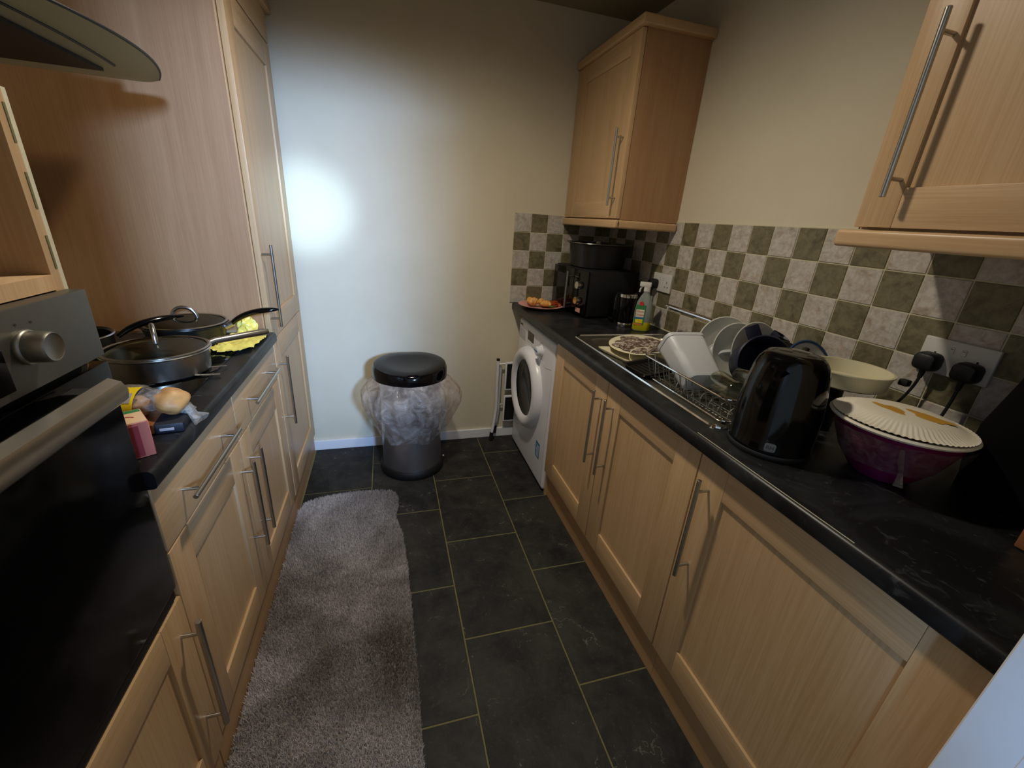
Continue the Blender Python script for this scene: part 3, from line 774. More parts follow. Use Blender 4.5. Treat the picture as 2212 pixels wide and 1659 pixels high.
# liner hanging over the rim
random.seed(3)
ph = [random.uniform(0, 6.28) for _ in range(8)]
def bagmod(a, z):
    w = max(0.0, min(1.0, (0.56-z)/0.12))
    return 1+w*(0.04*math.sin(3*a+ph[0])+0.03*math.sin(7*a+ph[1])+0.022*math.sin(13*a+ph[2]+z*8)+0.02*math.sin(29*a+ph[3]+z*20))
bm = B(); seg = 160
prof = [(0.165, 0.556), (0.180, 0.548), (0.205, 0.525), (0.230, 0.495), (0.246, 0.465), (0.243, 0.43), (0.226, 0.385), (0.208, 0.345), (0.192, 0.31), (0.180, 0.28), (0.172, 0.262)]
rows = []
for (r, z) in prof:
    row = []
    for i in range(seg):
        a = 2*PI*i/seg
        low = max(0, (0.56-z)/0.32)
        zz = z - low*0.045*math.cos(a+PI/2) + low*0.012*math.sin(5*a+ph[4])
        rr = r*bagmod(a, z)
        sx = 1.06
        row.append(bm.verts.new((BC[0]+rr*sx*math.cos(a), min(BC[1]+rr*math.sin(a), -0.01), zz)))
    rows.append(row)
for a, b in zip(rows[:-1], rows[1:]):
    for i in range(seg): bm.faces.new((a[i], a[(i+1) % seg], b[(i+1) % seg], b[i]))
obj('bin_liner', bm, BINBAG, T, label='clear crinkled plastic liner hanging over the rim')

# ---------------------------------------------------------------- rug
def rug_out():
    P = [(-1.762, -2.55), (-1.765, -0.60), (-1.745, -0.545), (-1.68, -0.515), (-1.60, -0.50), (-1.50, -0.498), (-1.40, -0.505), (-1.345, -0.518), (-1.318, -0.548), (-1.308, -0.60),
         (-1.312, -0.66), (-1.325, -0.72), (-1.312, -0.79), (-1.296, -0.86), (-1.288, -1.0), (-1.282, -1.2), (-1.277, -1.5), (-1.279, -1.8), (-1.276, -2.1), (-1.28, -2.55)]
    return P
RP = rug_out()
def inside(x, y):
    c = False; n = len(RP)
    for i in range(n):
        x1, y1 = RP[i]; x2, y2 = RP[(i+1) % n]
        if (y1 > y) != (y2 > y) and x < (x2-x1)*(y-y1)/(y2-y1)+x1: c = not c
    return c
T = thing('shaggy_rug', 'grey-brown shaggy runner rug on the floor along the left units', 'rug', (-1.52, -1.5, 0))
obj('backing', prism(B(), RP, 0.0008, 0.008), RUGB, T, smooth=False)
rng = np.random.default_rng(5)
N = 190000
xy = np.stack([rng.uniform(-1.766, -1.27, N), -2.55+(2.56-0.50)*np.sqrt(rng.uniform(0, 1, N))*1.0], 1)
xy[:, 1] = rng.uniform(-2.3, -0.497, N)
pn = np.array(RP); ins = np.zeros(N, bool)
for i in range(len(RP)):
    x1, y1 = pn[i]; x2, y2 = pn[(i+1) % len(RP)]
    if y1 == y2: continue
    c = ((y1 > xy[:, 1]) != (y2 > xy[:, 1])) & (xy[:, 0] < (x2-x1)*(xy[:, 1]-y1)/(y2-y1)+x1); ins ^= c
xy = xy[ins]; n = len(xy)
h = rng.uniform(0.012, 0.018, n); th = rng.uniform(0, 2*PI, n); ln = rng.uniform(0.002, 0.009, n); wd = rng.uniform(0.0005, 0.0011, n); ph2 = rng.uniform(0, 2*PI, n)
base = np.column_stack([xy, np.full(n, 0.006)])
wv = np.column_stack([np.cos(ph2)*wd, np.sin(ph2)*wd, np.zeros(n)])
lean = np.column_stack([np.cos(th)*ln, np.sin(th)*ln, np.zeros(n)])
mid = base+lean*0.35+np.column_stack([np.zeros(n), np.zeros(n), h*0.6]); top = base+lean+np.column_stack([np.zeros(n), np.zeros(n), h])
V = np.empty((n, 5, 3)); V[:, 0] = base-wv; V[:, 1] = base+wv; V[:, 2] = mid+wv*0.9; V[:, 3] = mid-wv*0.9; V[:, 4] = top
me = bpy.data.meshes.new('pile'); idx = np.arange(n)*5
me.vertices.add(n*5); me.vertices.foreach_set('co', (V-np.array([-1.52, -1.5, 0])).ravel())
loops = np.stack([idx, idx+1, idx+2, idx+3, idx+3, idx+2, idx+4], 1).ravel()
me.loops.add(n*7); me.loops.foreach_set('vertex_index', loops.astype(np.int32))
me.polygons.add(n*2)
ls = np.stack([np.arange(n)*7, np.arange(n)*7+4], 1).ravel(); me.polygons.foreach_set('loop_start', ls.astype(np.int32))
me.update(calc_edges=True); me.validate()
t = NT('rug_pile')
f = t.noise(2.2, None, 4, 0.6, 0.5); g = t.noise(300, None, 2)
c1 = t.ramp(f, [(0.36, '93877c'), (0.58, 'f0e9e6')]); c2 = t.ramp(g, [(0.3, 'c8c8c8'), (0.7, 'ffffff')])
t.l(t.mixc(0.8, c1, c2, 'MULTIPLY'), t.b.inputs['Base Color']); t.b.inputs['Roughness'].default_value = 0.9
me.materials.append(t.m)
po = bpy.data.objects.new('pile', me); COL.objects.link(po); po.parent = T; po['kind'] = 'stuff'; WMAT[po] = WMAT[T]

# crumbs by the bin
bm = B(); bmesh.ops.create_icosphere(bm, subdivisions=2, radius=0.006, matrix=Matrix.Translation((-1.035, -0.208, 0.006)))
for v in bm.verts: v.co += Vector((noise.noise(v.co*200), noise.noise(v.co*220), 0))*0.003
tag(obj('crumb', bm, PAPER), 'pale crumb on the slate floor right of the bin', 'crumb')

# ================================================================ things on the right worktop
ZW = 0.8958
# ---- plate of pastries
T = thing('dinner_plate', 'pink plate of pastries and stew on the far end of the worktop', 'plate', (-0.475, -0.15, ZW))
pc = (-0.475, -0.152, ZW)
obj('plate', lathe(B(), [(0, 0.0), (0.06, 0.0), (0.075, 0.004), (0.128, 0.018), (0.130, 0.020), (0.126, 0.021), (0.074, 0.008), (0, 0.006)], pc, 48), PINKP, T)
def blob(name, mat, c, s, parent=None, seed=0, sub=3, amp=0.25, fr=1.0, rot=0):
    bm = B(); bmesh.ops.create_icosphere(bm, subdivisions=sub, radius=1.0)
    for v in bm.verts:
        d_ = 1+amp*noise.noise(v.co*1.6*fr+Vector((seed*3.1, seed, 0)))
        v.co *= d_
    bmesh.ops.transform(bm, matrix=Matrix.Translation(c) @ Matrix.Rotation(rot, 4, 'Z') @ Matrix.Diagonal((*s, 1)), verts=bm.verts[:])
    return obj(name, bm, mat, parent)
GP = 'pastries on the pink plate'
def pastry(x, y, z, r, seed, label):
    bm = B(); pts = []; rad = []
    for i in range(13):
        s = -1+2*i/12; a = s*1.25+seed*1.3
        pts.append((x+0.028*math.cos(a), y+0.028*math.sin(a), z+0.006*(1-s*s))); rad.append(max(0.003, r*(1-s*s)**0.6*(1+0.12*math.sin(i*2.6))))
    tube(bm, pts, rad, 12)
    return tag(obj('pastry', bm, PASTRY), label, 'pastry', GP)
pastry(-0.555, -0.165, ZW+0.032, 0.020, 0.3, 'leftmost curved golden pastry on the pink plate')
pastry(-0.52, -0.20, ZW+0.034, 0.022, 1.4, 'fat pale pastry standing second from the left on the pink plate')
pastry(-0.50, -0.11, ZW+0.030, 0.017, 2.4, 'brown pastry at the back of the pink plate')
pastry(-0.475, -0.235, ZW+0.030, 0.018, 0.9, 'small front pastry nearest the plate rim')
pastry(-0.455, -0.175, ZW+0.032, 0.018, 2.0, 'pastry lying next to the red stew')
s = blob('stew', STEW, (-0.405, -0.150, ZW+0.018), (0.055, 0.062, 0.018), None, 4, 4, 0.5, 3); s['kind'] = 'stuff'
tag(s, 'heap of red-brown stew on the right of the pink plate', 'food')
tag(blob('bay_leaf', GREEN, (-0.44, -0.235, ZW+0.024), (0.022, 0.014, 0.006), None, 9, 2), 'dark green leaf on the stew heap', 'leaf')

# ---- microwave
T = thing('microwave_oven', 'black microwave oven in the corner of the worktop', 'microwave', (-0.20, -0.235, ZW), (0, 0, 0.10))
mw, md, mh = 0.375, 0.30, 0.245     # local: front at -x, width on y
obj('case', box(B(), -0.145, 0.155, -mw/2, mw/2, 0.012, mh, 0.006, 2), BMATT, T, local=True)
obj('glass_front', box(B(), -0.158, -0.145, -0.045, mw/2, 0.016, mh-0.004, 0.004, 2), BGLASS, T, local=True)
obj('control_panel', box(B(), -0.158, -0.145, -mw/2, -0.049, 0.016, mh-0.004, 0.004, 2), BPLAST, T, local=True)
for z, nm in ((0.165, 'timer_knob'), (0.085, 'power_knob')):
    obj(nm, lathe(B(), [(0, 0), (0.022, 0), (0.021, 0.010), (0.018, 0.022), (0, 0.022)], seg=28, M=basis((-0.158, -0.118, z), (0, 1, 0), (0, 0, 1)) @ Matrix.Rotation(PI, 4, 'Y')), CHROME, T, local=True)
bm = B(); tube(bm, [(-0.192, -0.035, 0.03), (-0.192, -0.035, 0.225)], 0.0065, 12)
for z in (0.055, 0.20): tube(bm, [(-0.192, -0.035, z), (-0.157, -0.035, z)], 0.004, 8)
obj('door_handle', bm, SATIN, T, local=True)
obj('sticker', box(B(), -0.1592, -0.158, -0.145, -0.098, 0.024, 0.046), PINKP, T, local=True, smooth=False, label='small pale sticker below the knobs')
for y in (-0.14, 0.14):
    for x in (-0.11, 0.12): obj('foot', lathe(B(), [(0, 0), (0.012, 0), (0.012, 0.013), (0, 0.013)], (x, y, 0.0), 12), BMATT, T, local=True)
# ---- roasting pot on the microwave
T = thing('roasting_pot', 'large black oval roasting pot standing on the microwave', 'pot', (-0.20, -0.235, ZW+0.246), (0, 0, 0.06))
def oval(r, z, w=0.150, d=0.135, e=3.0, n=48):
    L = []
    for i in range(n):
        a = 2*PI*i/n; c, s_ = math.cos(a), math.sin(a)
        k = (abs(c)**e+abs(s_)**e)**(-1/e)
        L.append((w*r*k*c, d*r*k*s_, z))
    return L
bm = B(); loft(bm, [oval(0.86, 0.0), oval(0.90, 0.004), oval(0.97, 0.10), oval(0.99, 0.118), oval(1.08, 0.122), oval(1.085, 0.126), oval(0.98, 0.125), oval(0.95, 0.10), oval(0.88, 0.012)], True, True)
obj('pot_body', bm, BNON, T, local=True)
bm = B(); tube(bm, [(p[0], p[1], 0.125) for p in oval(1.083, 0)], 0.0022, 8, closed=True); obj('pot_rim', bm, STEEL, T, local=True)
T2 = thing('pan_lid', 'dark lid with pale knob lying inside the roasting pot', 'lid', (-0.20, -0.235, ZW+0.345))
obj('lid_plate', lathe(B(), [(0, 0.012), (0.05, 0.010), (0.105, 0.002), (0.105, 0.0), (0, 0.008)], (-0.20, -0.235, ZW+0.345), 40), BNON, T2)
obj('knob', lathe(B(), [(0, 0), (0.008, 0), (0.008, 0.012), (0.014, 0.016), (0.012, 0.024), (0, 0.026)], (-0.21, -0.25, ZW+0.356), 20), CREAMP, T2)

# ---- canister
T = thing('drinks_flask', 'tall black flask with chrome bands in front of the microwave', 'flask', (-0.178, -0.575, ZW))
fc = (-0.178, -0.575, ZW)
obj('flask_body', lathe(B(), [(0, 0.002), (0.036, 0.002), (0.037, 0.018), (0.041, 0.10), (0.042, 0.145), (0, 0.145)], fc, 40), BPLAST, T)
obj('base_band', lathe(B(), [(0.0365, 0.001), (0.0375, 0.003), (0.0378, 0.017), (0.0365, 0.019)], fc, 40), CHROME, T)
obj('lid_band', lathe(B(), [(0.0415, 0.142), (0.044, 0.144), (0.0445, 0.158), (0.042, 0.161), (0.036, 0.163), (0, 0.163)], fc, 40), CHROME, T)
# ---- small black coffee maker front between flask and microwave
T = thing('toaster', 'glossy black toaster in shadow beside the flask', 'toaster', (-0.12, -0.495, ZW))
bm = B(); loft(bm, [[(x, y, z) for x, y in rrect(0.17*s, 0.09*s, 0.03, 5, -0.125, -0.483)] for z, s in ((ZW+0.002, 0.95), (ZW+0.012, 1.0), (ZW+0.13, 0.98), (ZW+0.146, 0.90))])
obj('toaster_body', bm, BPLAST, T)
bm = B()
box(bm, -0.19, -0.06, -0.503, -0.463, ZW+0.1455, ZW+0.1475)
obj('slot', bm, BMATT, T, smooth=False)
obj('front_badge', box(B(), -0.2118, -0.2095, -0.503, -0.467, ZW+0.018, ZW+0.023), STEEL, T, smooth=False)

# ---- spray bottle
T = thing('spray_bottle', 'clear spray bottle of yellow-green liquid with a bright label, standing by the far socket', 'bottle', (-0.143, -0.672, ZW), (0, 0, -0.62))
def bl(w, d, z, cx=0): return [(x, y, z) for x, y in rrect(w, d, min(w, d)*0.42, 5, cx, 0)]
bm = B(); loft(bm, [bl(0.072, 0.040, 0.0), bl(0.080, 0.046, 0.006), bl(0.080, 0.046, 0.095), bl(0.070, 0.042, 0.135), bl(0.045, 0.034, 0.165), bl(0.026, 0.026, 0.180), bl(0.026, 0.026, 0.19)])
obj('bottle', bm, BOTTLE, T, local=True)
bm = B(); loft(bm, [bl(0.0724, 0.0404, 0.001), bl(0.0806, 0.0466, 0.0062), bl(0.0806, 0.0466, 0.045)])
obj('liquid', bm, LIQUID, T, local=True)
bm = B(); loft(bm, [bl(0.03, 0.03, 0.188), bl(0.03, 0.03, 0.208)]); box(bm, -0.036, 0.016, -0.010, 0.010, 0.208, 0.230, 0.005, 2)
obj('trigger_head', bm, SOCK, T, local=True)
obj('trigger', tube(B(), [(-0.022, 0, 0.21), (-0.030, 0, 0.198), (-0.032, 0, 0.182)], 0.004, 8), SOCK, T, local=True)
obj('dip_tube', tube(B(), [(0, 0, 0.19), (0.004, 0, 0.01)], 0.002, 6), SOCK, T, local=True)
LY = -0.0237
lb = obj('label', box(B(), -0.036, 0.010, LY-0.0006, LY, 0.030, 0.125, 0.0002, 1), GREENC, T, local=True, smooth=False, label='green, white and yellow printed label')
def flat(name, x0, x1, z0, z1, m, k=1):
    o = obj(name, box(B(), x0, x1, LY-0.0006-0.0004*k, LY-0.0005, z0, z1), m, lb, local=True, smooth=False); return o
flat('label_panel', -0.032, 0.006, 0.068, 0.104, PAPER); flat('label_stripe', -0.034, 0.008, 0.060, 0.068, BLUEL); flat('label_swirl', -0.030, 0.004, 0.040, 0.058, YLAB); flat('label_foot', -0.034, 0.002, 0.030, 0.037, ORANGE)
bm = B(); lathe(bm, [(0, 0.0012), (0.010, 0.0012)], seg=20, M=basis((-0.012, LY-0.0006, 0.132), (1, 0, 0), (0, 0, 1))); bm2 = bm
obj('label_spot', bm, REDL, lb, local=True, smooth=False)
WM = WMAT[T]
Mx = WM @ basis((-0.013, LY-0.0014, 0.095), (1, 0, 0), (0, 0, 1)); text('label_lettering', 'Elbow', 0.0145, Mx, REDL, lb)
Mx = WM @ basis((-0.013, LY-0.0014, 0.079), (1, 0, 0), (0, 0, 1)); text('label_lettering', 'Grease', 0.0135, Mx, REDL, lb)

# ---- sockets
def socket(label, yc_, zc_, w=0.146, h=0.086, plugs=()):
    T = thing('double_socket', label, 'socket', (-0.007, yc_, zc_))
    obj('faceplate', box(B(), -0.0165, -0.0065, yc_-w/2, yc_+w/2, zc_-h/2, zc_+h/2, 0.003, 3), SOCK, T)
    for s in (-1, 1):
        obj('switch', box(B(), -0.0185, -0.016, yc_+s*0.012-0.005, yc_+s*0.012+0.005, zc_+0.012, zc_+0.028, 0.001, 1), SOCK, T)
        for dy, dz, a, b in ((0, 0.010, 0.002, 0.005), (-0.011, -0.011, 0.004, 0.002), (0.011, -0.011, 0.004, 0.002)):
            obj('socket_hole', box(B(), -0.0169, -0.0163, yc_+s*0.042+dy-a, yc_+s*0.042+dy+a, zc_-0.006+dz-b, zc_-0.006+dz+b), INK, T, smooth=False)
        obj('switch_mark', box(B(), -0.0187, -0.0184, yc_+s*0.012-0.003, yc_+s*0.012+0.003, zc_+0.023, zc_+0.0245), INK, T, smooth=False)
    return T
def plug(label, y, z, mat, cord, group=None):
    T = thing('power_plug', label, 'plug', (-0.017, y, z), group=group)
    bm = B()
    loops = []
    for x, s in ((-0.0172, 0.94), (-0.022, 1.0), (-0.040, 0.97), (-0.050, 0.86), (-0.053, 0.7)):
        L = []
        for (yy, zz) in rrect(0.050*s, 0.046*s, 0.015*s, 5): L.append((x, y+yy, z+zz))
        loops.append(L)
    loft(bm, loops); obj('plug_body', bm, mat, T)
    obj('cord_guard', tube(B(), [(-0.035, y, z-0.020), (-0.036, y, z-0.043)], [0.007, 0.005], 10), mat, T)
    obj('cord', tube(B(), cord, 0.0036, 8), mat, T)
    return T
socket('white double socket near the corner beside the microwave', -0.592, 1.115)
socket('white double socket on the tiles behind the purple bowl', -1.789, 1.112)
plug('black plug in the far socket by the spray bottle', -0.548, 1.105, BMATT, [(-0.036, -0.548, 1.066), (-0.036, -0.55, 1.02), (-0.03, -0.553, 0.95), (-0.05, -0.55, 0.902), (-0.09, -0.56, 0.9005)])
def arcp(p0, p1, p2, n=10):
    p0, p1, p2 = map(Vector, (p0, p1, p2)); return [(1-t)**2*p0+2*t*(1-t)*p1+t*t*p2 for t in [i/n for i in range(n+1)]]
plug('black plug on the left of the near double socket', -1.748, 1.096, BMATT, arcp((-0.036, -1.748, 1.055), (-0.036, -1.745, 1.0), (-0.06, -1.70, 0.901)))
plug('black plug on the right of the near double socket', -1.828, 1.094, BMATT, arcp((-0.036, -1.828, 1.052), (-0.04, -1.829, 0.98), (-0.07, -1.82, 0.901)))

# ---- sink contents
def plate(name, label, cat, loc, rot, r, mat, group=None, deep=0.012):
    T = thing(name, label, cat, loc, rot, group)
    obj('plate', lathe(B(), [(0, 0), (r*0.55, 0), (r*0.65, 0.002), (r*0.97, deep), (r, deep+0.0015), (r*0.97, deep+0.003), (r*0.63, 0.005), (0, 0.004)], seg=44), mat, T, local=True)
    return T
T = plate('dirty_plate', 'food-caked plate on top of the pile in the sink', 'plate', (-0.372, -1.02, 0.918), (0.05, -0.10, 0), 0.115, CREAMP)
bm = B(); lathe(bm, [(0, 0.016), (0.03, 0.017), (0.07, 0.016), (0.095, 0.013)], seg=60, mod=lambda a, z: 1+0.12*math.sin(5*a)+0.08*math.sin(11*a+1))
t = NT('crusted_food'); f = t.noise(55, None, 6, 0.7, 1.5)
t.l(t.ramp(f, [(0.38, '2a1d16'), (0.50, '6d5546'), (0.60, 'cfc6ba')]), t.b.inputs['Base Color']); t.b.inputs['Roughness'].default_value = 0.45; t.bump(f, 1.0, 0.006)
obj('food_crust', bm, t.m, T, local=True)
T = thing('square_dish', 'square cream dish tilted under the dirty plate', 'dish', (-0.432, -1.045, 0.885), (0.05, 0.10, 0.25))
bm = B(); loft(bm, [[(x, y, z) for x, y in rrect(w, w, 0.015)] for w, z in ((0.13, 0.0), (0.17, 0.014), (0.172, 0.017), (0.166, 0.017), (0.126, 0.004))])
obj('dish', bm, CREAMP, T, local=True)
T = thing('soup_bowl', 'olive-lined bowl wedged under the dirty plate', 'bowl', (-0.385, -1.13, 0.862), (0.25, -0.1, 0))
obj('bowl', lathe(B(), [(0, 0), (0.04, 0), (0.075, 0.03), (0.082, 0.052), (0.079, 0.052), (0.07, 0.03), (0, 0.005)], seg=40), CREAMP, T, local=True)
T = thing('washing_up_bowl', 'dark plastic bowl sitting inside the sink', 'bowl', (-0.30, -1.005, 0.7505))
bm = B(); loft(bm, [[(x-0.30, y-1.005, z+0.7505) for x, y in rrect(w, w+0.01, 0.05)] for w, z in ((0.28, 0.0), (0.33, 0.095), (0.345, 0.098), (0.325, 0.096), (0.275, 0.006))])
obj('basin', bm, BNON, T)
T = thing('baking_tray', 'black ridged baking tray leaning on the sink edge', 'tray', (-0.452, -1.235, 0.905), (0.06, -0.04, 0.25))
bm = B(); loft(bm, [[(x, y, z) for x, y in rrect(w, d_, 0.015)] for w, d_, z in ((0.155, 0.10, 0.0), (0.165, 0.11, 0.014), (0.175, 0.12, 0.016), (0.160, 0.105, 0.015), (0.150, 0.095, 0.003))])
for i in range(8): box(bm, -0.07+i*0.02, -0.064+i*0.02, -0.045, 0.045, 0.003, 0.006)
obj('tray', bm, BNON, T, local=True)

# ---- dish rack
T = thing('dish_rack', 'chrome wire dish rack on the drainer, full of washed crockery', 'dish rack', (-0.33, -1.47, 0.899))
rx0, rx1, ry0, ry1 = -0.515, -0.13, -1.655, -1.275; zb, zr = 0.905, 0.975
bm = B(); rw = 0.0022
def rl(z, o): return [(x, y, z) for x, y in rrect(rx1-rx0+o, ry1-ry0+o, 0.03, 6, (rx0+rx1)/2, (ry0+ry1)/2)]
tube(bm, rl(zr, 0.01), 0.0032, 8, closed=True); tube(bm, rl(zb, -0.03), 0.0026, 8, closed=True)
obj('frame', bm, CHROME, T)
bm = B()
k = int((ry1-ry0)/0.027)
for i in range(1, k):
    y = ry0+i*(ry1-ry0)/k
    P = [(rx0-0.005, y, zr), (rx0+0.004, y, zr-0.03), (rx0+0.02, y, zb), (rx1-0.02, y, zb), (rx1-0.004, y, zr-0.03), (rx1+0.005, y, zr)]
    tube(bm, P, rw*0.8, 6)
obj('cross_wires', bm, STEEL, T)
bm = B()
for i in range(1, 9):
    x = rx0+i*(rx1-rx0)/9
    tube(bm, [(x, ry0-0.005, zr), (x, ry0+0.02, zb), (x, ry1-0.02, zb), (x, ry1+0.005, zr)], rw*0.8, 6)
obj('long_wires', bm, STEEL, T)
for i in range(7):     # looped plate fingers near the front side
    bm = B(); y = -1.62+i*0.036
    c = Vector((-0.45, y, zb+0.004))
    tube(bm, [c+Vector((0.022*math.cos(a), 0.0, 0.026*abs(math.sin(a)))) for a in [PI*j/10 for j in range(11)]], rw*0.8, 6)
    obj('loop_wire', bm, STEEL, T)
for x in (rx0+0.03, rx1-0.03):
    for y in (ry0+0.03, ry1-0.03): obj('rack_foot', lathe(B(), [(0, 0), (0.006, 0), (0.006, 0.006), (0, 0.007)], (x, y, 0.8988), 10), BMATT, T)

# translucent tub standing on its end in the rack
def tubbox(name, label, loc, rot, w, d_, h):
    T = thing(name, label, 'tub', loc, rot)
    bm = B(); loft(bm, [[(x, y, z) for x, y in rrect(ww, dd, 0.022)] for ww, dd, z in ((w*0.80, d_*0.82, 0.0), (w*0.84, d_*0.86, 0.006), (w*0.97, d_*0.97, h*0.93), (w, d_, h*0.935), (w*1.02, d_*1.02, h), (w*0.98, d_*0.98, h), (w*0.95, d_*0.95, h*0.93), (w*0.80, d_*0.82, 0.008))], True, True)
    obj('tub', bm, TUB, T, local=True); return T
def pose(o, origin, zdir, xdir):
    z = Vector(zdir).normalized(); x = Vector(xdir); x = (x-z*x.dot(z)).normalized(); y = z.cross(x)
    M = Matrix((x, y, z)).transposed().to_4x4(); M.translation = Vector(origin); return M
def repose(T, M):
    T.matrix_world = M; T.location = M.to_translation(); T.rotation_euler = M.to_euler(); WMAT[T] = M
# open mouth faces the window wall (+y, up), base toward the camera
T = tubbox('plastic_tub', 'large frosted plastic tub leaning open side back in the rack', (0, 0, 0), (0, 0, 0), 0.135, 0.085, 0.165)
repose(T, pose(T, (-0.440, -1.470, 0.948), (0.05, 0.86, 0.50), (1.0, -0.05, 0.0)))
T = tubbox('plastic_tub', 'small frosted plastic tub standing behind the large one', (0, 0, 0), (0, 0, 0), 0.085, 0.11, 0.04)
repose(T, pose(T, (-0.250, -1.335, 0.955), (0.1, 0.95, 0.25), (0.97, -0.1, 0.1)))

# white plates in the rack
GP = 'white plates standing in the rack'
for i, (x, y, r, lab) in enumerate(((-0.235, -1.300, 0.098, 'white plate standing furthest back in the dish rack'), (-0.218, -1.338, 0.092, 'middle white plate standing in the dish rack'), (-0.185, -1.376, 0.098, 'white plate standing in front in the dish rack, next to the navy pot'))):
    T = plate('side_plate', lab, 'plate', (0, 0, 0), (0, 0, 0), r, WPLATE, GP)
    repose(T, pose(T, (x, y, 0.915+r*0.93), (-0.25+0.12*i, -0.92, 0.25), (1, -0.2, 0)))
# glasses
def glass(label, loc, zdir, r, h):
    T = thing('drinking_glass', label, 'glass', (0, 0, 0), group='glasses in the rack')
    obj('tumbler', lathe(B(), [(0, 0), (r*0.82, 0), (r*0.86, 0.004), (r, h), (r*0.95, h), (r*0.80, 0.010), (0, 0.010)], seg=36), CLEAR, T, local=True)
    repose(T, pose(T, loc, zdir, (1, 0, 0.2)))
glass('clear glass lying with its base to the doorway in the rack front', (-0.415, -1.575, 0.957), (0.1, 0.97, -0.05), 0.038, 0.085)
glass('clear glass with its round mouth showing beside the navy pot', (-0.335, -1.500, 0.975), (-0.15, -0.93, 0.12), 0.036, 0.08)
# navy pot and black utensils behind the kettle
T = thing('navy_pot', 'navy blue plastic pot stacked between the white plates and the kettle', 'pot', (0, 0, 0))
obj('pot_wall', lathe(B(), [(0, 0), (0.055, 0), (0.066, 0.02), (0.078, 0.095), (0.084, 0.10), (0.080, 0.103), (0.072, 0.095), (0.06, 0.01), (0, 0.008)], seg=40), NAVY, T, local=True)
bm = B(); box(bm, -0.02, 0.02, 0.078, 0.118, 0.088, 0.100, 0.004, 2); obj('pot_lug', bm, NAVY, T, local=True)
repose(T, pose(T, (-0.235, -1.415, 0.978), (-0.30, -0.88, 0.35), (1, 0, 0.3)))
T = thing('scoop', 'dark navy square scoop resting on the navy pot', 'scoop', (0, 0, 0))
bm = B(); loft(bm, [[(x, y, z) for x, y in rrect(w, d_, 0.008)] for w, d_, z in ((0.045, 0.03, 0.0), (0.058, 0.04, 0.045), (0.053, 0.035, 0.045), (0.04, 0.025, 0.004))])
obj('scoop_cup', bm, NAVY, T, local=True)
repose(T, pose(T, (-0.150, -1.405, 1.035), (0.35, -0.4, 0.85), (1, 0.1, -0.4)))
T = thing('saucepan_lid', 'dark round lid standing on edge behind the kettle', 'lid', (0, 0, 0))
obj('lid_disc', lathe(B(), [(0, 0.010), (0.045, 0.008), (0.078, 0.0), (0.080, -0.003), (0.045, 0.004), (0, 0.006)], seg=40), BNON, T, local=True)
repose(T, pose(T, (-0.185, -1.500, 1.000), (-0.1, -0.9, 0.45), (1, 0, 0)))
T = thing('blue_plate', 'blue-rimmed plate standing rearmost behind the kettle', 'plate', (0, 0, 0))
obj('plate', lathe(B(), [(0, 0), (0.05, 0), (0.078, 0.008), (0.080, 0.010), (0.05, 0.005), (0, 0.004)], seg=40), WPLATE, T, local=True)
obj('blue_rim', lathe(B(), [(0.074, 0.007), (0.080, 0.0085), (0.083, 0.0105), (0.080, 0.0125), (0.074, 0.011)], seg=40), BLUE, T, local=True)
repose(T, pose(T, (-0.125, -1.515, 1.000), (-0.1, -0.9, 0.35), (1, 0, 0)))

# ---- kettle
T = thing('electric_kettle', 'tall glossy black kettle on the worktop beside the dish rack', 'kettle', (-0.462, -1.743, ZW), (0, 0, math.radians(28)))
kp = [(0, 0.0), (0.082, 0.0), (0.086, 0.006), (0.086, 0.020), (0.0845, 0.026), (0.0855, 0.05), (0.0845, 0.10), (0.080, 0.15), (0.073, 0.193), (0.067, 0.211), (0.060, 0.221)]
KS = lambda a, z: 1.0-0.02*math.cos(2*a)
obj('kettle_body', lathe(B(), kp, seg=64, mod=KS), BPLAST, T, local=True)
obj('kettle_lid', lathe(B(), [(0.060, 0.221), (0.053, 0.228), (0.035, 0.232), (0, 0.234)], seg=48, mod=KS), BPLAST, T, local=True)
obj('power_base', lathe(B(), [(0.0865, 0.0), (0.0885, 0.003), (0.0885, 0.010), (0.0865, 0.013)], seg=48), BMATT, T, local=True)
bm = B(); P = [(0.060, 0, 0.208), (0.085, 0, 0.218), (0.108, 0, 0.198), (0.116, 0, 0.155), (0.110, 0, 0.10), (0.098, 0, 0.05), (0.082, 0, 0.035)]
tube(bm, P, [0.012, 0.012, 0.013, 0.013, 0.012, 0.011, 0.01], 12); obj('kettle_handle', bm, BPLAST, T, local=True)
bm = B(); loft(bm, [[(-0.056, -0.018, 0.192), (-0.056, 0.018, 0.192), (-0.056, 0.0, 0.165)], [(-0.084, -0.007, 0.208), (-0.084, 0.007, 0.208), (-0.078, 0.0, 0.192)]])
obj('spout', bm, BPLAST, T, local=True)
# badge low on the side facing the camera
ang = math.atan2(-2.4166+1.752, -1.32+0.448)-math.radians(28)+math.radians(6)
Nn = Vector((math.cos(ang), math.sin(ang), 0)); Tn = Vector((-Nn.y, Nn.x, 0))
Mb = basis(Nn*0.0863+Vector((0, 0, 0.032)), Tn, (0, 0, 1))
bm = B(); prism(bm, rrect(0.022, 0.020, 0.005), -0.001, 0.0015, M=Mb); bd = obj('badge', bm, SATIN, T, local=True, smooth=False, label='small square silver badge')
text('badge_lettering', 'RH', 0.012, WMAT[T] @ Mb @ Matrix.Translation((0, 0, 0.0018)), INK, bd)

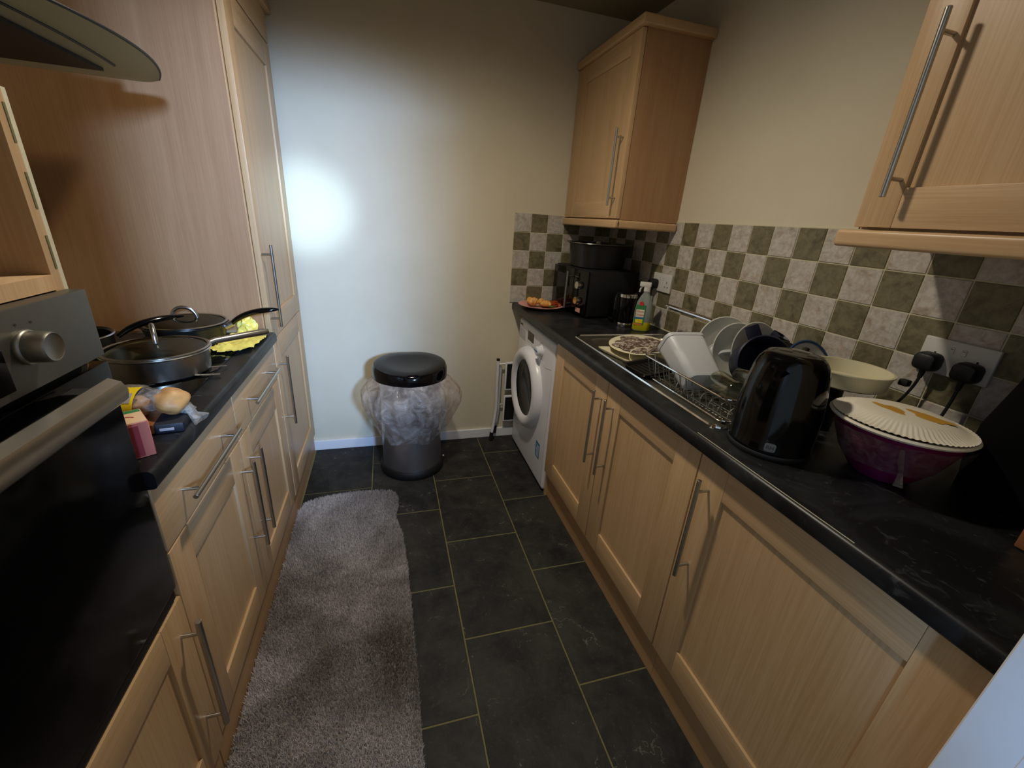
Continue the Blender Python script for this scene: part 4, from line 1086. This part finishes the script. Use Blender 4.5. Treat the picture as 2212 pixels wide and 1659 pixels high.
# ---- cream dish on a dark pot behind the kettle
T = thing('storage_pot', 'dark round pot in shadow under the cream dish', 'pot', (-0.228, -1.665, ZW))
obj('pot', lathe(B(), [(0, 0), (0.040, 0), (0.042, 0.004), (0.042, 0.124), (0, 0.126)], (-0.228, -1.665, ZW), 40), BNON, T)
T = thing('baking_dish', 'shallow cream oval dish standing behind the kettle', 'dish', (-0.203, -1.690, ZW+0.127))
obj('dish', lathe(B(), [(0, 0), (0.078, 0), (0.084, 0.004), (0.090, 0.036), (0.0935, 0.040), (0.0935, 0.043), (0.088, 0.043), (0.080, 0.008), (0, 0.006)], (-0.203, -1.690, ZW+0.127), 56), CREAMP, T)
obj('dish_lug', box(B(), -0.140, -0.122, -1.785, -1.765, ZW+0.150, ZW+0.166, 0.004, 2), BMATT, T)

# ---- purple bowl with paper plate and cling film
T = thing('mixing_bowl', 'purple bowl with pale rim on the near part of the worktop', 'bowl', (-0.303, -1.888, ZW))
bc = (-0.303, -1.888, ZW); tilt = Matrix.Rotation(math.radians(-3), 4, 'Y') @ Matrix.Rotation(math.radians(1), 4, 'X')
obj('bowl_wall', lathe(B(), [(0, 0.001), (0.050, 0.001), (0.056, 0.006), (0.085, 0.045), (0.104, 0.09), (0.112, 0.120), (0.107, 0.120), (0.098, 0.09), (0.054, 0.012), (0, 0.010)], bc, 64), PURPLE, T)
obj('bowl_rim', lathe(B(), [(0.108, 0.117), (0.119, 0.119), (0.122, 0.123), (0.119, 0.127), (0.106, 0.125)], bc, 64), PAPER, T)
T = thing('paper_plate', 'ridged paper plate with yellow stains lying upside down on the purple bowl', 'paper plate', (0, 0, 0))
flute = lambda a, z: 1.0
bm = B(); prof = [(0, 0.018), (0.055, 0.0175), (0.078, 0.015), (0.084, 0.012), (0.098, 0.004), (0.112, 0.0), (0.1175, 0.0008)]
rows = []
SG = 288
for r, z in prof:
    if r == 0: rows.append([bm.verts.new((0, 0, z))]); continue
    rows.append([bm.verts.new((r*math.cos(2*PI*i/SG), r*math.sin(2*PI*i/SG), z+(0.0011 if (i//2) % 2 == 0 else -0.0003)*(1 if r > 0.08 else 0))) for i in range(SG)])
for a, b in zip(rows[:-1], rows[1:]):
    for i in range(SG):
        j = (i+1) % SG
        bm.faces.new((a[0], b[i], b[j]) if len(a) == 1 else (a[i], a[j], b[j], b[i]))
obj('plate_sheet', bm, PAPER, T, local=True)
bm = B()
for (x, y, r, s_) in ((-0.012, 0.018, 0.030, 2), (0.022, -0.032, 0.036, 4)):
    lathe(bm, [(0, 0.0186), (r*0.6, 0.0184), (r, 0.0179)], (x, y, 0), 30, sx=0.55, mod=lambda a, z, s_=s_: 1+0.2*math.sin(3*a+s_)+0.1*math.sin(5*a))
obj('stain', bm, STAIN, T, local=True, smooth=False, label='yellow curry stain')
repose(T, pose(T, (-0.303, -1.888, ZW+0.1275), (0.02, 0.01, 1), (1, 0, -0.02)))
bm = B(); random.seed(11)
prof = [(0.121, 0.112), (0.119, 0.10), (0.112, 0.075), (0.100, 0.045)]
lathe(bm, prof, bc, 90, mod=lambda a, z: 1+0.012*math.sin(9*a)+0.012*math.sin(17*a+40*z))
tube(bm, [(-0.398, -1.960, ZW+0.105), (-0.395, -1.964, ZW+0.08), (-0.384, -1.966, ZW+0.055), (-0.388, -1.972, ZW+0.03)], [0.004, 0.006, 0.004, 0.009], 7, flat=0.4)
tag(obj('cling_film', bm, CLING), 'crinkled cling film hanging around the purple bowl', 'cling film')

# ---- dark bag and board by the doorway
T = thing('black_bag', 'bulky black bag in the dark corner of the worktop by the doorway', 'bag', (-0.12, -2.10, ZW))
bm = B(); loops = []
for z, s, ox in ((0.001, 0.95, 0), (0.05, 1.0, 0), (0.14, 0.98, 0.0), (0.24, 0.9, 0.01), (0.33, 0.66, 0.02), (0.37, 0.3, 0.03)):
    L = []
    for i, (x, y) in enumerate(rrect(0.20*s, 0.30*s, 0.07*s, 8)):
        w = 1+0.03*math.sin(i*1.3+z*40)
        L.append((min(-0.012, -0.118+ox+x*w), -2.095+y*w, ZW+z))
    loops.append(L)
loft(bm, loops); BAGM = plain('black_bag_fabric', '050506', 0.9); BAGM.node_tree.nodes['Principled BSDF'].inputs['Specular IOR Level'].default_value = 0.1
obj('bag_body', bm, BAGM, T)
bm = B(); tube(bm, arcp((-0.10, -2.03, ZW+0.34), (-0.10, -2.09, ZW+0.48), (-0.10, -2.15, ZW+0.34)), 0.007, 8); obj('bag_handle', bm, BMATT, T)
tag(obj('chopping_board', box(B(), -0.315, -0.24, -2.25, -2.115, ZW+0.001, ZW+0.045, 0.004, 2), BROWNW), 'thick brown wooden board at the right edge of the worktop', 'board')

# ================================================================ things on the left worktop
def hz(x): return x
# saute pan
T = thing('saute_pan', 'stainless steel saute pan with glass lid on the front of the hob', 'pan', (-1.93, -1.095, 0.901))
sc_ = (-1.93, -1.095, 0.901)
obj('pan_body', lathe(B(), [(0, 0.0), (0.105, 0.0), (0.113, 0.006), (0.118, 0.06), (0.123, 0.064), (0.120, 0.066), (0.114, 0.060), (0.108, 0.008), (0, 0.005)], sc_, 64), STEEL, T)
tp = Vector((-1.705, -0.895, 0.962)); st = Vector((-1.93, -1.095, 0.955)); dd = (tp-st); dd.z = 0; dd.normalize()
p0 = st+dd*0.112
obj('pan_handle', tube(B(), [p0, p0+dd*0.03+Vector((0, 0, 0.006)), tp-dd*0.01, tp], [0.007, 0.0095, 0.0105, 0.009], 14), STEEL, T)
T = thing('pan_lid', 'domed glass lid with steel rim and arched handle on the steel pan', 'lid', (-1.93, -1.095, 0.967))
lc = (-1.93, -1.095, 0.967)
obj('lid_glass', lathe(B(), [(0.114, 0.001), (0.10, 0.008), (0.07, 0.018), (0.03, 0.024), (0, 0.025)], lc, 56), LIDGLASS, T)
obj('lid_rim', lathe(B(), [(0.112, 0.0002), (0.119, 0.0002), (0.121, 0.004), (0.117, 0.006), (0.112, 0.004)], lc, 56), STEEL, T)
def arch(c, a, w, h, r, n=14, fl_=1.0):
    d_ = Vector((math.cos(a), math.sin(a), 0)); return tube(B(), [Vector(c)+d_*w*math.cos(PI-PI*i/n)+Vector((0, 0, h*math.sin(PI*i/n))) for i in range(n+1)], r, 10, flat=fl_)
obj('lid_handle', arch((-1.93, -1.095, 0.990), math.radians(115), 0.034, 0.042, 0.0062), STEEL, T)
# black frying pan
T = thing('frying_pan', 'black frying pan with glass lid by the end panel', 'pan', (-1.98, -0.775, 0.9))
fc = (-1.975, -0.785, 0.9008)
obj('pan_body', lathe(B(), [(0, 0), (0.095, 0), (0.104, 0.006), (0.118, 0.058), (0.124, 0.062), (0.120, 0.064), (0.112, 0.056), (0.1, 0.008), (0, 0.005)], fc, 56), BNON, T)
P = arcp((-1.845, -0.785, 0.955), (-1.80, -0.78, 1.008), (-1.69, -0.77, 1.008), 12)
obj('ferrule', tube(B(), [(-1.860, -0.786, 0.950), (-1.836, -0.784, 0.962)], 0.011, 12), STEEL, T)
obj('pan_handle', tube(B(), P, [0.009, 0.010, 0.011, 0.012, 0.0125, 0.013, 0.013, 0.013, 0.013, 0.0125, 0.0115, 0.009, 0.004], 12, flat=0.75), BPLAST, T)
T = thing('pan_lid', 'glass lid with arched steel handle on the black frying pan', 'lid', (-1.975, -0.785, 0.966))
lc = (-1.975, -0.785, 0.9655)
obj('lid_glass', lathe(B(), [(0.114, 0.001), (0.10, 0.007), (0.07, 0.014), (0.03, 0.019), (0, 0.020)], lc, 48), LIDGLASS, T)
obj('lid_rim', lathe(B(), [(0.112, 0.0002), (0.119, 0.0002), (0.121, 0.004), (0.117, 0.006), (0.112, 0.004)], lc, 48), STEEL, T)
obj('lid_handle', arch((-1.972, -0.79, 0.982), math.radians(0), 0.036, 0.036, 0.0055), STEEL, T)
# small black pan at the back
T = thing('black_saucepan', 'small black saucepan at the back of the hob, half hidden by the oven', 'pan', (-2.14, -1.03, 0.901))
bc2 = (-2.158, -1.035, 0.901)
obj('pan_body', lathe(B(), [(0, 0), (0.088, 0), (0.095, 0.005), (0.097, 0.085), (0.101, 0.088), (0.098, 0.090), (0.093, 0.085), (0.090, 0.006), (0, 0.004)], bc2, 48), BNON, T)
obj('rim_band', lathe(B(), [(0.0985, 0.086), (0.1015, 0.088), (0.0995, 0.091), (0.097, 0.0905)], bc2, 48), STEEL, T)
P = arcp((-2.068, -0.985, 0.972), (-2.03, -0.95, 1.014), (-1.945, -0.865, 1.006), 12)
obj('pan_handle', tube(B(), P, [0.008, 0.009, 0.010, 0.011, 0.0115, 0.012, 0.012, 0.012, 0.012, 0.0115, 0.0105, 0.008, 0.004], 12, flat=0.75), BPLAST, T)
T = thing('small_lid', 'dark lid with shiny knob lying behind the steel pan', 'lid', (-2.02, -0.965, 0.901))
obj('lid_disc', lathe(B(), [(0, 0.012), (0.03, 0.010), (0.038, 0.001), (0, 0.004)], (-2.025, -0.930, 0.901), 28), BNON, T)
obj('lid_knob', lathe(B(), [(0, 0), (0.006, 0), (0.006, 0.02), (0.012, 0.026), (0.010, 0.034), (0, 0.036)], (-2.025, -0.930, 0.912), 20), STEEL, T)
# yellow packet
def crumple(name, outline, z, h, mat, label, cat, seed, n=26, zig=0):
    xs = [p[0] for p in outline]; ys = [p[1] for p in outline]
    bm = B(); V = {}
    def ins(x, y):
        c = False; m = len(outline)
        for i in range(m):
            x1, y1 = outline[i]; x2, y2 = outline[(i+1) % m]
            if (y1 > y) != (y2 > y) and x < (x2-x1)*(y-y1)/(y2-y1)+x1: c = not c
        return c
    for i in range(n+1):
        for j in range(n+1):
            x = min(xs)+(max(xs)-min(xs))*i/n; y = min(ys)+(max(ys)-min(ys))*j/n
            f_ = noise.noise(Vector((x*28+seed, y*28, 0)))*0.5+abs(noise.noise(Vector((x*60, y*60+seed, 3))))*0.5
            V[i, j] = bm.verts.new((x, y, z+h*max(0.0, 0.35+f_)))
    for i in range(n):
        for j in range(n):
            c = [V[i, j], V[i+1, j], V[i+1, j+1], V[i, j+1]]
            m = sum((v.co for v in c), Vector())/4
            if ins(m.x, m.y): bm.faces.new(c)
    bmesh.ops.delete(bm, geom=[v for v in bm.verts if not v.link_faces], context='VERTS')
    ext = bmesh.ops.solidify(bm, geom=bm.faces[:], thickness=-0.0008)
    return tag(obj(name, bm, mat), label, cat)
crumple('yellow_packet', [(-1.885, -0.90), (-1.86, -0.72), (-1.80, -0.675), (-1.752, -0.69), (-1.748, -0.80), (-1.765, -0.90), (-1.80, -0.935), (-1.85, -0.93)], 0.897, 0.022, YELLOW, 'crumpled yellow food packet under the pan handles', 'packet', 4)
o = blob('yellow_wrapper', YELLOW, (-1.822, -0.690, 0.925), (0.030, 0.024, 0.038), None, 9, 4, 0.55, 1.6)
tag(o, 'upright folded flap of yellow wrapper behind the frying pan handle', 'wrapper')
# spoon and fork
T = thing('serving_spoon', 'dull steel spoon lying on the hob edge in front of the pan', 'spoon', (-1.86, -1.15, 0.901))
bm = B(); bmesh.ops.create_uvsphere(bm, u_segments=18, v_segments=10, radius=1.0, matrix=Matrix.Translation((-1.915, -1.165, 0.906)) @ Matrix.Rotation(0.3, 4, 'Z') @ Matrix.Diagonal((0.032, 0.021, 0.005, 1)))
obj('spoon_bowl', bm, SATIN, T)
obj('spoon_handle', tube(B(), [(-1.890, -1.158, 0.906), (-1.86, -1.155, 0.909), (-1.815, -1.145, 0.905), (-1.779, -1.135, 0.9025)], [0.003, 0.003, 0.005, 0.006], 8, flat=0.3), SATIN, T)
T = thing('dinner_fork', 'thin steel fork crossing behind the spoon on the hob edge', 'fork', (-1.84, -1.10, 0.901))
obj('fork_handle', tube(B(), [(-1.905, -1.185, 0.9025), (-1.86, -1.15, 0.9165), (-1.82, -1.10, 0.911), (-1.785, -1.065, 0.903)], [0.002, 0.0025, 0.004, 0.005], 8, flat=0.3), SATIN, T)
bm = B()
for i in range(4): tube(bm, [(-1.905, -1.185, 0.9025), (-1.915+0.003*i, -1.190-0.004*i, 0.9025), (-1.94+0.003*i, -1.205-0.004*i, 0.9035)], 0.0011, 6)
obj('fork_prongs', bm, SATIN, T)

# bread rolls in a clear bag
GB = 'bread rolls in the bag'
tag(blob('bread_roll', BREAD, (-1.778, -1.422, 0.946), (0.033, 0.036, 0.029), None, 2, 4, 0.15, 1, 0.3), 'bread roll nearest the worktop front in the clear bag', 'bread', GB)
tag(blob('bread_roll', BREAD, (-1.838, -1.430, 0.939), (0.026, 0.030, 0.022), None, 5, 4, 0.15), 'middle bread roll behind the dark gap in the bag', 'bread', GB)
tag(blob('bread_roll', BREAD, (-1.888, -1.438, 0.938), (0.030, 0.032, 0.024), None, 8, 4, 0.15), 'bread roll at the far end under the yellow label', 'bread', GB)
T = thing('bread_bag', 'clear bread bag with a yellow label lying over the meal tray', 'bag', (-1.86, -1.42, 0.93))
bm = B(); pts = []; rad = []
for i in range(17):
    s = i/16; pts.append(Vector((-1.925+0.18*s, -1.438+0.020*s, 0.945+0.008*math.sin(PI*s)-0.028*max(0, s-0.8)*5))); rad.append(0.046*(math.sin(PI*min(1, s*1.15+0.08)))**0.45 if s < 0.8 else 0.030-0.09*(s-0.8))
tube(bm, pts, [max(0.006, r) for r in rad], 28, flat=0.72)
for v in bm.verts: v.co += Vector((noise.noise(v.co*55), noise.noise(v.co*60+Vector((5, 0, 0))), noise.noise(v.co*50+Vector((0, 9, 0)))))*0.005
obj('bag_film', bm, BREADBAG, T)
bm = B(); tube(bm, [(-1.752, -1.420, 0.935), (-1.742, -1.425, 0.915), (-1.725, -1.430, 0.903)], [0.010, 0.012, 0.022], 14, flat=0.45)
for v in bm.verts: v.co += Vector((0, 0, noise.noise(v.co*120)*0.006))
obj('bag_neck', bm, BREADBAG, T)
def wrap(y0, y1, x0, x1, mat, nm, r=0.0485, lift=0):
    bm = B(); n = 14
    for i in range(n):
        for j in range(1):
            a0 = math.radians(10+(95)*i/n); a1 = math.radians(10+95*(i+1)/n)
            q = [(x0, a0), (x1, a0), (x1, a1), (x0, a1)]
            bm.faces.new([bm.verts.new((x, -1.445-r*math.cos(a), 0.947+r*0.80*math.sin(a))) for x, a in q])
    bmesh.ops.remove_doubles(bm, verts=bm.verts[:], dist=1e-5); return obj(nm, bm, mat, T)
wrap(0, 0, -1.898, -1.815, YLAB, 'label')
bm = B(); n = 6
for i in range(n):
    a0 = math.radians(36+32*i/n); a1 = math.radians(36+32*(i+1)/n)
    bm.faces.new([bm.verts.new((x, -1.445-0.0492*math.cos(a), 0.947+0.0492*0.80*math.sin(a))) for x, a in ((-1.894, a0), (-1.820, a0), (-1.820, a1), (-1.894, a1))])
bmesh.ops.remove_doubles(bm, verts=bm.verts[:], dist=1e-5); obj('label_strip', bm, GREYLAB, T)
# meal tray (dark packet)
T = thing('meal_tray', 'dark printed packet of food under the bread', 'packet', (-1.82, -1.44, 0.8958), (0, 0, math.radians(8)))
Tm = T
obj('tray', box(B(), -0.115, 0.072, -0.045, 0.045, 0.0, 0.022, 0.006, 2), NAVYC, T, local=True)
obj('window_food', box(B(), -0.105, 0.022, -0.0465, 0.04, 0.003, 0.0232, 0.003, 2), MINCE, T, local=True)
obj('print_badge', box(B(), 0.030, 0.055, -0.0465, -0.045, 0.007, 0.013, 0.0005, 1), GREYLAB, T, local=True)
# pink carton
T = thing('pink_carton', 'pink and red card carton standing next to the oven', 'carton', (-1.805, -1.555, 0.8958), (0, 0, math.radians(33)))
obj('carton', box(B(), -0.050, 0.036, -0.034, 0.034, 0, 0.072, 0.0012, 1), PINKBOX, T, local=True)
obj('carton_top', box(B(), -0.049, 0.035, -0.033, 0.033, 0.0715, 0.0728), BEIGEC, T, local=True, smooth=False)
obj('green_stripe', box(B(), -0.048, 0.034, 0.018, 0.031, 0.0725, 0.0733), GREENC, T, local=True, smooth=False)
obj('red_side', box(B(), -0.049, 0.020, -0.0350, -0.0338, 0.004, 0.066), REDCARD, T, local=True, smooth=False)
bm = B(); random.seed(21)
for i in range(26):
    y = random.uniform(-0.031, 0.031); z = random.uniform(0.002, 0.03)*random.uniform(0.4, 1); r = random.uniform(0.003, 0.007)
    lathe(bm, [(0, 0.0004), (r, 0.0003)], seg=7, M=basis((0.0361, y, z), (0, 1, 0), (0, 0, 1)))
obj('printed_pattern', bm, REDCARD, T, local=True, smooth=False, kind='stuff')
bm = B(); tube(bm, [(0.0+0.02*math.cos(a), -0.008+0.010*math.sin(a), 0.0731) for a in [i*0.5 for i in range(11)]], 0.0018, 6, flat=0.3); obj('printed_swirl', bm, REDCARD, T, local=True)
# black mug behind the bread
T = thing('black_cup', 'dark smoked cup behind the bread bag', 'cup', (-1.975, -1.35, 0.901))
obj('cup', lathe(B(), [(0, 0), (0.026, 0), (0.034, 0.06), (0.032, 0.06), (0.024, 0.005), (0, 0.004)], (-1.975, -1.35, 0.901), 32), LIDGLASS, T)
